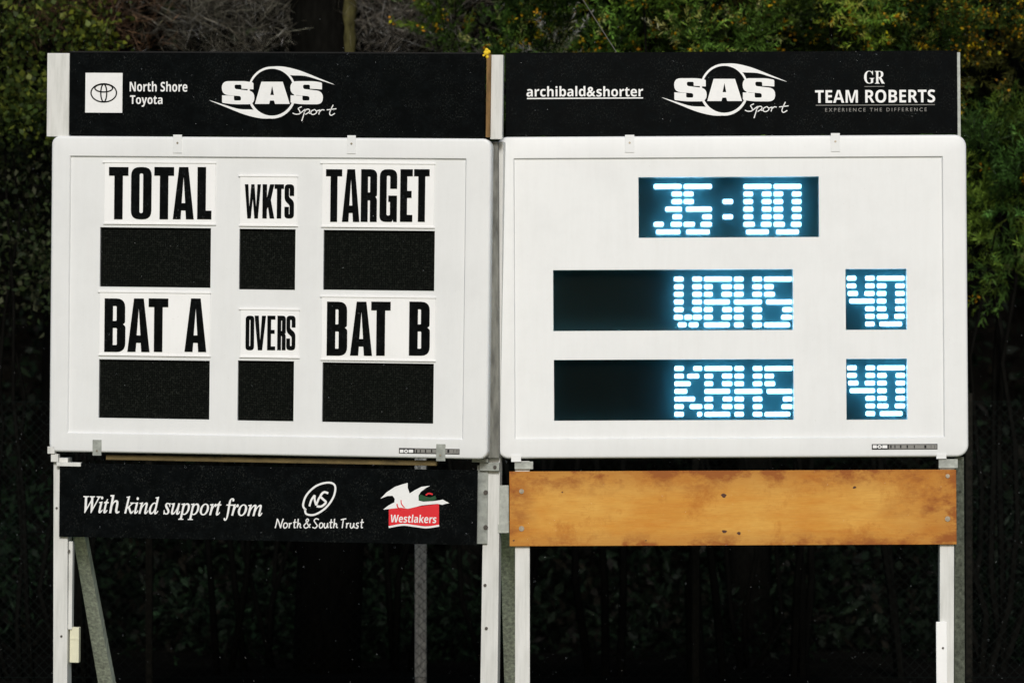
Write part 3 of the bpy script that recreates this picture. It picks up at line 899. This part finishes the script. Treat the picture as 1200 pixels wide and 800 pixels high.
# ---- left board
F = FL
lb = thing("scoreboard", "left white scoreboard with blank black windows under TOTAL, WKTS and TARGET", "scoreboard", F, 318, 534, 0)
lim = cabinet(F, lb, 58.8, 160.8, 573.5, 533.6, 80.3, 184.2, 544.5, 511, .11, .045)
LW = dict(total=(117.1, 266.8, 246.9, 336.5), wkts=(280.3, 268.4, 346.0, 339.4), target=(379.0, 270.0, 509.2, 340.2),
          bata=(115.8, 421.6, 245.5, 490.4), overs=(278.5, 422.6, 344.2, 493.0), batb=(377.6, 425.2, 508.0, 495.2))
hl = {k: F.rect(*r, WF) for k, r in LW.items()}
face_panel(F, lb, lim, list(hl.values()))
for k, lab in zip(hl, ("blank window under TOTAL", "blank window under WKTS", "blank window under TARGET", "blank window under BAT A", "blank window under OVERS", "blank window under BAT B")):
    window_panel(lb, hl[k], lab)

def plate(F, root, x0, y0, x1, y1, words, ty0, ty1, t, label, lip=True):
    u0, u1, v0, v1 = F.rect(x0, y0, x1, y1, WF)
    bm = B(); add_box(bm, u0, u1, WF - .005, WF - .0005, v0, v1, .0012)
    o = part("label_plate", bm, M['plate'], root); o["label"] = label
    for a in ((u0 - .010, u1 + .004, WF - .009, WF - .0052, v1 - .006, v1 + .004), (u0 - .004, u1 + .006, WF - .008, WF - .0052, v0 - .006, v0 + .004)):
        bm = B(); add_box(bm, *a, .0012)      # slide-in holders above and below
        part("plate_holder", bm, M['plate'], o, root)
    part("lettering", word_mesh(F, words, ty0, ty1, WF - .0062, t), M['ink'], o, root)
plate(F, lb, 122.5, 190, 252.5, 262, [('T', 127.5, 150.3), ('O', 153.6, 177.6), ('T', 180.7, 203.8), ('A', 202.8, 227.3), ('L', 231.3, 248)], 195.8, 257, 10.2, "white plate reading TOTAL")
plate(F, lb, 281.5, 206, 348.5, 264, [('W', 286.8, 305.6), ('K', 307.6, 321.6), ('T', 321.6, 332.6), ('S', 333.4, 344.6)], 216, 256, 5.3, "white plate reading WKTS")
plate(F, lb, 377.5, 191, 509, 265.5, [('T', 381.8, 400.8), ('A', 401, 421.5), ('R', 423, 441.8), ('G', 445, 465.3), ('E', 469, 483.5), ('T', 485, 503.2)], 198.4, 260, 8.2, "white plate reading TARGET")
plate(F, lb, 116.8, 342, 246.3, 416, [('B', 122.4, 147), ('A', 149.5, 175.5), ('T', 174, 197), ('A', 216.5, 242)], 349.6, 412.2, 10.2, "white plate reading BAT A")
plate(F, lb, 282, 362, 350.5, 418, [('O', 287.8, 297.8), ('V', 298.2, 311.6), ('E', 313.2, 322.6), ('R', 325, 334.8), ('S', 335.6, 346.2)], 369.8, 410.2, 4.5, "white plate reading OVERS")
plate(F, lb, 377, 347.5, 510, 421.5, [('B', 383, 407), ('A', 410.5, 436.3), ('T', 434.8, 457.5), ('B', 479.5, 503.8)], 353.4, 416.6, 10.2, "white plate reading BAT B")
clip(F, lb, 203, 158, 213.3, 179.5, M['board'])
clip(F, lb, 407, 158.8, 417, 180.3, M['board'])
clip(F, lb, 108.7, 515, 119, 533.5, M['galv'], -.005, ((.5, .3),))
clip(F, lb, 511.3, 520, 522, 540, M['galv'], -.005, ((.45, .35),))
sticker(F, lb, 467.5, 538.5, 525.2, 531.6)

# ---- right board
F = FR
rb = thing("scoreboard", "right white scoreboard with lit white digits 35:00 and two team rows", "scoreboard", F, 858, 536, 0)
lim = cabinet(F, rb, 581.9, 159, 1133.8, 536, 602.5, 184.4, 1106, 513.4, .13, .062)
RW = dict(timer=(748.3, 207.2, 959.8, 278.2), home=(648.3, 315.8, 929.4, 387.2), home_n=(991, 314.9, 1062.6, 386.3),
          away=(649.2, 421, 930.1, 492.2), away_n=(991.8, 420.1, 1063.2, 491.5))
hr = {k: F.rect(*r, WF) for k, r in RW.items()}
WPR = .068
face_panel(F, rb, lim, list(hr.values()), WPR)
wins = {}
for k, lab in zip(hr, ("lit window reading 35:00", "lit window reading WBHS", "lit window reading 40 beside WBHS", "lit window reading KBHS", "lit window reading 40 beside KBHS")):
    wins[k] = window_panel(rb, hr[k], lab, WPR, True)

Lr, Rr_, FU = (0, 11), (21.5, 32.5), (0, 32.5)
LED = {
    '0': [[FU], [Lr, Rr_], [Lr, Rr_], [Lr, Rr_], [Lr, Rr_], [(0, 13), (20.5, 32.5)], [(3, 29.5)]],
    '3': [[FU], [(21, 33)], [(21, 33)], [(13.5, 33)], [(22, 33)], [(0, 11.5), (20, 33)], [(2.7, 31)]],
    '5': [[(0, 33)], [(0, 11.5)], [(0, 12)], [(2.7, 33)], [(22, 33)], [(0, 13), (20, 33)], [(3, 30.5)]],
    ':': [[], [], [(0, 12)], [], [(0, 12)], [], []],
    '4': [[Lr, Rr_], [Lr, Rr_], [(1, 13), (20.5, 32.5)], [(3, 32.5)], [Rr_], [Rr_], [Rr_]],
    'W': [[Lr, Rr_], [Lr, Rr_], [Lr, Rr_], [Lr, Rr_], [Lr, Rr_], [(0, 10), (12.3, 21), (22.3, 32.5)], [(4.5, 14.5), (17.5, 28.5)]],
    'B': [[FU], [(0, 10), (20.5, 32.5)], [(0, 10), (20.5, 32.5)], [(0, 30)], [(0, 10), (21.5, 32.5)], [(0, 10), (20.5, 32.5)], [(0, 30)]],
    'H': [[Lr, Rr_], [Lr, Rr_], [Lr, Rr_], [FU], [Lr, Rr_], [Lr, Rr_], [Lr, Rr_]],
    'S': [[FU], [(0, 11)], [(0, 12.5)], [(2.5, 32.5)], [(21.5, 32.5)], [(20, 32.5)], [(0, 30)]],
    'K': [[Lr, (22, 32.5)], [Lr, (15, 29)], [(0, 19)], [(0, 15)], [(0, 24)], [Lr, (18, 32.5)], [Lr, (26.5, 32.5)]],
}
def led_char(win, ch, x, y, pitch=8.93):
    bm = B()
    for r, runs in enumerate(LED[ch]):
        for a, b in runs:
            u0, u1, v0, v1 = FR.rect(x + a + .3, y + r * pitch - 2.45, x + b - .3, y + r * pitch + 2.45, WPR - .004)
            rr = .0060
            pts = ring_pts(u0, u1, v0, v1, min(rr, (u1 - u0) * .49, (v1 - v0) * .49), 3)
            f = [bm.verts.new((p[0], WPR - .002, p[1])) for p in pts]
            k_ = [bm.verts.new((p[0], WPR - .0005, p[1])) for p in pts]
            bm.faces.new(f); bm.faces.new(k_)
            for k in range(len(f)): bm.faces.new((f[k], f[(k + 1) % len(f)], k_[(k + 1) % len(f)], k_[k]))
    part("led_character", bm, M['led'], win, rb)
for ch, x in (('3', 766.2), ('5', 801.2), (':', 847), ('0', 871.5), ('0', 906.7)): led_char(wins['timer'], ch, x, 218.3, 8.88)
for i, ch in enumerate("WBHS"): led_char(wins['home'], ch, 790 + i * 35.2, 326.8)
for i, ch in enumerate("KBHS"): led_char(wins['away'], ch, 790.3 + i * 35.2, 431.6)
for i, ch in enumerate("40"):
    led_char(wins['home_n'], ch, 992.3 + i * 35.2, 326.0)
    led_char(wins['away_n'], ch, 992.8 + i * 35.2, 430.8)
clip(F, rb, 732.4, 158.2, 743.4, 178.8, M['board'])
clip(F, rb, 973.6, 156.2, 984.2, 177.8, M['board'])
clip(F, rb, 599, 532.5, 610.6, 541, M['board'], -.004, ())
clip(F, rb, 1097.2, 531.5, 1109, 537.4, M['board'], -.004, ())
sticker(F, rb, 1021.7, 1098.6, 520, 526.4)

# ================================================================== BANNERS
def sas_logo(F, root, panel, ox, oy, w, sx=1.0):
    sc_ = 7.5
    ms = []
    Sg = [(428, 262), (428, 203, 12), (360, 190, 60), (150, 190, 90), (150, 308, 70), (318, 322, 24), (318, 360, 14), (256, 360, 14), (256, 318), (152, 314), (152, 380, 12), (250, 393, 40), (436, 393, 95), (436, 278, 75), (262, 258, 20), (262, 221, 14), (322, 221, 14), (322, 256)]
    ms.append(poly_px(F, [Sg], w, .0006, sc_, ox, oy))
    ms.append(poly_px(F, [[(p[0] + 602,) + tuple(p[1:]) for p in Sg]], w, .0006, sc_, ox, oy))
    ms.append(poly_px(F, [[(497, 195), (685, 195), (747, 390), (617, 390), (608, 360), (574, 360), (566, 390), (441, 390)], [(592, 232), (576, 312), (608, 312)]], w, .0006, sc_, ox, oy))
    part("lettering", join_meshes(ms), M['white'], panel, root)
    ms = []
    ring_o = ellipse(590, 290, 215, 229, 0, 48); ring_i = ellipse(590, 287, 196, 206, 0, 48)
    ms.append(poly_px(F, [ring_o, ring_i], w + .0008, .0003, sc_, ox, oy))
    sw = [(590, 61), (690, 62), (830, 95), (1000, 162), (1142, 221), (1000, 178), (880, 144), (758, 138), (736, 122), (700, 96), (650, 74)]
    sw = [(p.x, p.y) for p in spline(sw, 4)]
    ms.append(poly_px(F, [sw], w + .0004, .0003, sc_, ox, oy))
    ms.append(poly_px(F, [[(1180 - a, 578 - b) for a, b in sw]], w + .0004, .0003, sc_, ox, oy))
    part("emblem", join_meshes(ms), M['white'], panel, root)
    bm = B()
    for pts in ([(772, 470), (800, 480), (836, 474), (832, 448), (822, 430), (852, 414)],[(836, 474), (884, 436)],
                [(884, 436), (868, 490), (852, 540)], [(872, 470), (892, 440), (916, 438), (920, 458), (884, 482)], [(916, 474), (938, 466)],
                [(968, 438), (938, 452), (934, 476), (958, 482), (984, 462), (966, 438)], [(984, 452), (1008, 444)],
                [(1012, 440), (1002, 482)], [(1004, 466), (1028, 442), (1052, 444)],
                [(1128, 398), (1098, 466), (1110, 490), (1144, 472)], [(1072, 442), (1156, 432)]):
        stroke_px(bm, F, pts, 8.5, w, sc_, ox, oy)
    part("script_lettering", bm, M['white'], panel, root)

# top left banner
F = FL
b1 = thing("sponsor_banner", "long black banner above the left scoreboard with an emblem in a white square", "banner", F, 325, 160, 0)
WB = .02
bm = B(); box_px(bm, F, 81.5, 62.6, 568.5, 159.4, WB, WB + .018, .001)
pan = part("panel", bm, M['banner'], b1)
bm = B(); box_px(bm, F, 81.5, 60.9, 568.5, 62.5, WB - .001, WB + .022, .0005); part("top_trim", bm, M['darkgrey'], b1)
bm = B(); box_px(bm, F, 569.6, 64, 575, 161, WB + .004, WB + .034, .002); part("end_batten", bm, M['tan'], b1)
W2 = WB - .0012
bm = B(); box_px(bm, F, 100, 85.6, 143.4, 132.2, WB - .002, WB - .0002, 0); sq = part("emblem_square", bm, M['white'], pan, b1)
bm = B()
stroke_px(bm, F, ellipse(237, 255, 112, 80), 11, WB - .0030, 7.5, 90, 75, True, 3)
stroke_px(bm, F, ellipse(237, 213, 78, 34), 11, WB - .0030, 7.5, 90, 75, True, 3)
stroke_px(bm, F, ellipse(237, 256, 26, 77), 11, WB - .0030, 7.5, 90, 75, True, 3)
part("emblem", bm, M['ink'], pan, b1)
ms = [text_mesh("North Shore", 'sans_b', F, 152, 95.6, 219.6, 107.6, W2), text_mesh("Toyota", 'sans_b', F, 152.4, 112, 190.4, 125.4, W2)]
part("lettering", join_meshes(ms), M['white'], pan, b1)
sas_logo(F, b1, pan, 240, 70, W2)

# top right banner
F = FR
b2 = thing("sponsor_banner", "long black banner above the right scoreboard with team lettering at its right", "banner", F, 857, 158, 0)
bm = B(); box_px(bm, F, 592.5, 60.8, 1121.5, 157.6, WB, WB + .018, .001)
pan = part("panel", bm, M['banner'], b2)
ms = [text_mesh("archibald", 'sans_b', F, 617, 101.2, 686, 113.4, W2), text_mesh("&", '', F, 687.5, 102, 698, 113.5, W2, offset=.02), text_mesh("shorter", 'sans_b', F, 699, 101.2, 753.6, 113.4, W2)]
bm = join_meshes(ms); box_px(bm, F, 617.5, 114.6, 753.6, 116, W2 - .0006, W2 + .0006, 0)
part("lettering", bm, M['white'], pan, b2)
sas_logo(F, b2, pan, 770, 66.6, W2)
part("emblem", join_meshes([text_mesh("G", 'serif_b', F, 1012.6, 83.2, 1024.6, 98.2, W2), text_mesh("R", 'serif_b', F, 1025.2, 83.4, 1036.8, 98.2, W2)]), M['white'], pan, b2)
part("lettering", text_mesh("TEAM ROBERTS", 'sans_b', F, 955.2, 105.4, 1095.8, 120.6, W2), M['white'], pan, b2)
bm = text_mesh("EXPERIENCE THE DIFFERENCE", '', F, 967, 126.6, 1086, 130.8, W2, spacing=1.5); bm = join_meshes([bm])
box_px(bm, F, 956, 122.8, 1095.6, 123.6, W2 - .0006, W2 + .0006, 0); box_px(bm, F, 1013, 101.2, 1036.4, 101.8, W2 - .0006, W2 + .0006, 0)
part("tagline", bm, M['grey'], pan, b2)

# lower left banner
F = FL
WB3 = .015
b3 = thing("sponsor_banner", "black banner under the left scoreboard reading With kind support from, with a red bird logo", "banner", F, 315, 634, 0)
bm = B(); box_px(bm, F, 69.5, 546.5, 559, 633.5, WB3, WB3 + .02, .001)
pan = part("panel", bm, M['banner'], b3)
bm = B(); box_px(bm, F, 124, 536.2, 512, 542, WB3 + .03, WB3 + .07, .002); part("backing_rail", bm, M['rail'], b3)
W3 = WB3 - .0012
part("lettering", text_mesh("With kind support from", 'serif_i', F, 97.5, 581, 307.5, 608.6, W3, offset=.012), M['white'], pan, b3)
bm = B()
q = 3.529
stroke_px(bm, F, [(948, 132), (936, 112), (950, 70), (990, 32), (1040, 18), (1068, 32), (1062, 76), (1030, 122), (985, 150), (950, 148), (944, 128)], 8, W3, q, 90, 560)
stroke_px(bm, F, [(962, 116), (970, 90), (984, 70)], 8, W3, q, 90, 560); stroke_px(bm, F, [(984, 70), (984, 90), (990, 112)], 8, W3 - .0001, q, 90, 560); stroke_px(bm, F, [(990, 112), (1000, 86), (1012, 68)], 8, W3 - .0002, q, 90, 560)
stroke_px(bm, F, [(1040, 62), (1022, 58), (1008, 74), (1020, 88), (1030, 100), (1012, 116), (992, 116)], 9, W3 + .0002, q, 90, 560)
# handwritten name, single pen line per letter
HAND = {'N': ([(0, 0), (.12, .5), (.2, 1)], [(.2, 1), (.5, .5), (.72, 0)], [(.72, 0), (.82, .5), (1, 1)]),
        'o': ([(.55, .55), (.15, .5), (0, .2), (.3, 0), (.75, .15), (.8, .42), (.5, .56)],),
        'r': ([(.1, .55), (.2, .3), (.15, 0)], [(.18, .28), (.45, .5), (.8, .5)]),
        't': ([(.45, .95), (.35, .4), (.4, .05), (.75, .08)], [(0, .6), (.9, .62)]),
        'h': ([(.15, 1), (.12, .5), (.05, 0)], [(.1, .25), (.4, .5), (.65, .4), (.65, .1), (.95, .05)]),
        '&': ([(.95, .05), (.5, .5), (.3, .8), (.5, .98), (.65, .8), (.3, .5), (.05, .25), (.3, 0), (.7, .15), (.95, .45)],),
        'S': ([(.95, .9), (.5, 1), (.2, .8), (.5, .5), (.75, .25), (.45, 0), (0, .1)],),
        'u': ([(.05, .55), (.05, .15), (.35, 0), (.65, .2), (.75, .55)], [(.75, .55), (.78, .2), (.95, .02)]),
        'T': ([(.5, .95), (.45, .5), (.38, 0)], [(0, .88), (.5, .95), (1.05, 1)]),
        's': ([(.8, .52), (.3, .52), (.3, .32), (.65, .2), (.5, 0), (.05, .05)],)}
xx = 322.5
for ch, wd in (('N', 9.5), ('o', 6), ('r', 5), ('t', 5), ('h', 6), (' ', 1.5), ('&', 9), (' ', 1.5), ('S', 8), ('o', 5.5), ('u', 6), ('t', 5), ('h', 6.2), (' ', 2), ('T', 6.5), ('r', 5), ('u', 6), ('s', 5.5), ('t', 5)):
    for k, pts in enumerate(HAND.get(ch, ())):
        stroke_px(bm, F, [(xx + a * wd * .92 + b * .8, 618.4 - b * 11.0) for a, b in pts], 1.3, W3 - .0001 * k, 1, 0, 0, False, 5)
    xx += wd
part("logo", bm, M['white'], pan, b3)
z10 = dict(sc_=10.0, ox=430, oy=560)
part("logo_block", poly_px(F, [[(256, 345), (500, 345), (845, 300), (845, 548), (700, 562), (560, 548), (430, 530), (256, 556)]], W3, .0006, **z10), M['red'], pan, b3)
bird = [(158, 240), (230, 165), (330, 100), (420, 70), (478, 55), (478, 110), (500, 178), (560, 140), (640, 100), (742, 88), (690, 115), (630, 160), (604, 205), (606, 262), (660, 275), (780, 268), (850, 258), (890, 250), (920, 268), (965, 292), (920, 300), (885, 312), (830, 300), (760, 305), (640, 318), (560, 340), (480, 358), (400, 345), (330, 352), (190, 368), (250, 320), (322, 282), (326, 240), (300, 205), (240, 208)]
part("logo_bird", poly_px(F, [bird], W3 - .0016, .0006, **z10), M['white'], pan, b3)
bm = B()
stroke_px(bm, F, [(400, 255), (405, 300), (440, 345)], 11, W3 - .0030, 10, 430, 560); stroke_px(bm, F, [(352, 300), (360, 335), (395, 372)], 14, W3 - .0030, 10, 430, 560)
part("logo_feather", bm, M['red'], pan, b3)
bm = B()
stroke_px(bm, F, [(256, 572), (420, 545), (560, 560), (700, 575), (846, 555)], 22, W3 - .0016, 10, 430, 560)
part("logo_wave", join_meshes([(lambda m_: (bm.to_mesh(m_), bm.free(), m_)[2])(bpy.data.meshes.new("t")), text_mesh("Westlakers", 'sans_b', F, 458, 602.6, 511.5, 612.2, W3 - .0016, shear=.12)]), M['white'], pan, b3)
part("logo_hills", poly_px(F, [[(604, 215), (630, 190), (680, 212), (740, 225), (800, 205), (815, 240), (780, 262), (660, 270), (608, 258)]], W3, .0006, **z10), M['green'], pan, b3)
bm = B(); stroke_px(bm, F, [(690, 198), (725, 178), (770, 190)], 18, W3, 10, 430, 560); part("logo_sun", bm, M['red'], pan, b3)

# plywood panel under the right board
F = FR
pw = thing("plywood_panel", "bare orange plywood plank screwed below the right scoreboard", "plank", F, 858, 639, 0)
bm = B(); box_px(bm, F, 597, 551, 1120.8, 638.6, .0, .018, .0015); part("sheet", bm, M['wood'], pw)
for px, py, r in ((611.2, 575.4, .0125), (611.2, 619, .014), (1110.5, 557.5, .011), (1110.5, 607.6, .014)):
    bm = B(); u, v = F.uv(px, py); add_disc(bm, u, v, r, -.004, .0005); add_disc(bm, u, v, r * .45, -.0052, -.0038)
    part("screw", bm, M['screw'], pw)
for px, py, r in ((848.2, 580.4, .012), (1001.3, 570.8, .008), (848.8, 622.5, .011), (866, 624.6, .009), (757, 633, .004), (659, 576.5, .004), (602, 633, .005)):
    bm = B(); u, v = F.uv(px, py)
    pts = [(u + r * (1 + .25 * math.sin(3 * a + px)) * math.cos(a) * 1.15, v + r * (1 + .2 * math.cos(2 * a + py)) * math.sin(a) * .85) for a in [k * .5236 for k in range(12)]]
    part("knot", outline_mesh([pts], .0004, -.0003), mat_k if 'mat_k' in globals() else globals().setdefault('mat_k', mat_plain("dark_knot", (.07, .02, .006), .6, .3, 80)), pw)

# ================================================================== POSTS, BRACES, BRACKETS
F = FL
t = thing("plank", "short white plank standing at the left end of the left banner", "plank", F, 68, 160, .0)
bm = B(); box_px(bm, F, 55, 62.5, 81, 160.2, .012, .06, .002); part("board", bm, M['post'], t)

GY = 860
def post(F, label, xa0, xa1, ya, xb0, xb1, yb, w0, w1, mat, name="post", cat="post"):
    t = thing(name, label, cat, F, (xb0 + xb1) / 2, yb, w0)
    bm = B(); slanted(bm, F, xa0, xa1, ya, xb0, xb1, yb, w0, w1, w0, w1)
    part("timber", bm, mat, t)
    return t
lp = post(F, "white timber post under the left end of the left scoreboard", 62.6, 79.5, 536, 62, 78.5, GY, .036, .13, M['post'])
bm = B(); box_px(bm, F, 55.5, 523, 64, 531.5, .0, .05, .002); box_px(bm, F, 59.5, 531.8, 68, 541, .008, .05, .002); box_px(bm, F, 66, 541.5, 94.5, 546.2, .004, .036, .002)
part("bracket", bm, M['post'], lp)
for px, py in ((66.5, 595), (81, 645), (72, 745)):
    bm = B(); u, v = F.uv(px, py, .036); add_disc(bm, u, v, .006, .031, .0365)
    part("bolt", bm, M['bolt'], lp)
bm = B(); box_px(bm, F, 80.2, 634, 84.6, 737, .05, .09, .0015); part("side_strip", bm, M['post'], lp)
jb = thing("junction_box", "small cream plastic box on the side of the left post", "box", F, 88, 776, .06)
bm = B(); box_px(bm, F, 81.5, 734.5, 92.3, 776, .06, .10, .003); part("casing", bm, M['cream'], jb)
bm = B(); box_px(bm, F, 81.8, 747, 92.5, 749, .0575, .0599, .0005); part("lid_rim", bm, M['cream'], jb)
post_b = thing("brace", "lichen-grey timber brace leaning behind the left post", "brace", F, 130, 833, 1.4)
bm = B(); slanted(bm, F, 85, 99, 628, 121, 139, 836, .13, .21, 1.40, 1.48); part("timber", bm, M['brace'], post_b)

t = thing("plank", "short white plank standing between the two top banners", "plank", F, 582, 163, .02)
bm = B(); box_px(bm, F, 575, 64.5, 589, 163.2, .04, .085, .002); part("board", bm, M['post'], t)
mp_ = post(F, "tall white post in the gap between the two scoreboards with a bolted steel flange", 572.8, 590, 166, 561.8, 582.4, GY, .135, .225, M['post'])
bm = B(); box_px(bm, F, 558.5, 545, 571.5, 637, .122, .1345, .0015); bm2 = B(); slanted(bm2, F, 573, 583.5, 166.5, 571, 585, 536.5, .09, .132, .09, .132); part("gap_shade_strip", bm2, M['gap_shade'], mp_)  # grey strip added to darken the gap between the cabinets like shade
part("flange", bm, M['galv'], mp_)
bm = B(); box_px(bm, F, 553, 537.5, 572, 541.5, .09, .13, .0015); box_px(bm, F, 562, 541.8, 585, 551.5, .105, .1345, .0015); part("bracket", bm, M['galv'], mp_)
for px, py, r in ((569.2, 576.7, .012), (569.2, 617.5, .012), (568, 685.5, .008), (569.5, 736, .008), (580.5, 547, .009)):
    bm = B(); u, v = F.uv(px, py, .12)
    add_disc(bm, u, v, r, .099 if py < 550 else (.116 if py < 640 else .129), .1225 if 550 < py < 640 else (.1055 if py < 550 else .1355))
    part("bolt", bm, M['bolt'], mp_)
F = FR
br = thing("brace", "lichen-grey timber brace behind the posts between the two scoreboards", "brace", F, 598, 833, 1.4)
bm = B(); slanted(bm, F, 585.5, 603.5, 610, 592, 606.5, 836, .12, .2, 1.4, 1.48); part("timber", bm, M['brace'], br)
cp = thing("cover_plate", "pale grey plate left of the plywood panel's edge", "plate", F, 590, 625, .03)
bm = B(); box_px(bm, F, 583.3, 568.3, 596.3, 624.2, .03, .036, .001); part("plate", bm, M['galv'], cp)
ml = post(F, "white post below the left end of the plywood panel", 603.5, 620.8, 540, 603.5, 621, GY, .022, .11, M['post'])
bm = B(); box_px(bm, F, 603, 540.5, 624.8, 549.5, .006, .0215, .0012); part("bracket", bm, M['galv'], ml)
rp = post(F, "white post below the right end of the plywood panel", 1101.5, 1118.6, 538, 1101, 1117.6, GY, .022, .11, M['post'])
bm = B(); box_px(bm, F, 1100, 537.6, 1122.5, 548.2, .006, .0215, .0012); part("bracket", bm, M['galv'], rp)
br = thing("brace", "lichen-grey timber brace beside the right-hand post", "brace", F, 1122, 836, 1.4)
bm = B(); slanted(bm, F, 1119.5, 1129.6, 535, 1118, 1131, 850, .04, .1, 1.30, 1.40); part("timber", bm, M['dim_brace'], br)
cd = thing("conduit_cover", "white plastic conduit on the lower right post", "conduit", F, 1103, GY, .01)
bm = B(); box_px(bm, F, 1097.4, 728, 1110, GY, .004, .0215, .002); part("cover", bm, M['plate'], cd)
bm = B(); u, v = F.uv(1105, 758.8, .004); add_disc(bm, u, v, .006, .001, .0045); part("screw", bm, M['bolt'], cd)
en = thing("edge_post", "thin pale upright at the right end of the right banner", "post", F, 1124, 160, .02)
bm = B(); box_px(bm, F, 1121.9, 61.5, 1125.6, 160, .018, .06, .001); part("upright", bm, M['galv'], en)

# yellow foam blob on the left banner's end
t = thing("foam_blob", "small yellow lump of foam on top of the left banner's right end", "foam", FL, 570, 66, .03)
bm = B()
for dx, dy, r in ((0, 0, .017), (-.012, -.012, .012), (.012, .006, .012), (.002, .016, .011), (.006, -.02, .011)):
    u, v = FL.uv(569.8, 62.5, .03)
    s_ = bmesh.ops.create_icosphere(bm, subdivisions=2, radius=r, matrix=Matrix.Translation((u + dx, .03 + rng.normal() * .004, v + dy)))
part("lump", bm, M['yellow'], t, smooth=True)

# guy wire running up into the trees from the right banner
t = thing_at("guy_cable", "thin pale cable slanting up from the right banner into the trees", "cable", (X(724, .3), .3, Z(64, .3)))
bm = B(); tube_path(bm, [(X(724, .3), .3, Z(64, .3)), (X(683, 1.2), 1.2, Z(0, 1.2)), (X(640, 2.4), 2.4, Z(-70, 2.4))], [.0028] * 3, 6); part("strand", bm, M['cable'], t)

# drizzle: fine drops in the air around the boards
n = 3000
c = np.stack([rng.uniform(-3.2, 3.2, n), rng.uniform(-3.5, 2.8, n), rng.uniform(.1, 4.3, n)], 1)
r = .0005 + .0007 * rng.random(n) ** 2
oct_ = np.array([(1, 0, 0), (0, 1, 0), (-1, 0, 0), (0, -1, 0), (0, 0, 1.5), (0, 0, -1.5)])
tri = [(0, 1, 4), (1, 2, 4), (2, 3, 4), (3, 0, 4), (1, 0, 5), (2, 1, 5), (3, 2, 5), (0, 3, 5)]
vv = c[:, None, :] + oct_[None] * r[:, None, None]
vv = vv[:, np.array(tri).ravel(), :].reshape(-1, 3)
rn = link(bpy.data.objects.new("rain", mesh_from(vv, n * 8, 3)))
rn.data.materials.append(M['drop'])
tag(rn, "fine drizzle falling in front of and around the scoreboards", "rain", kind='stuff')
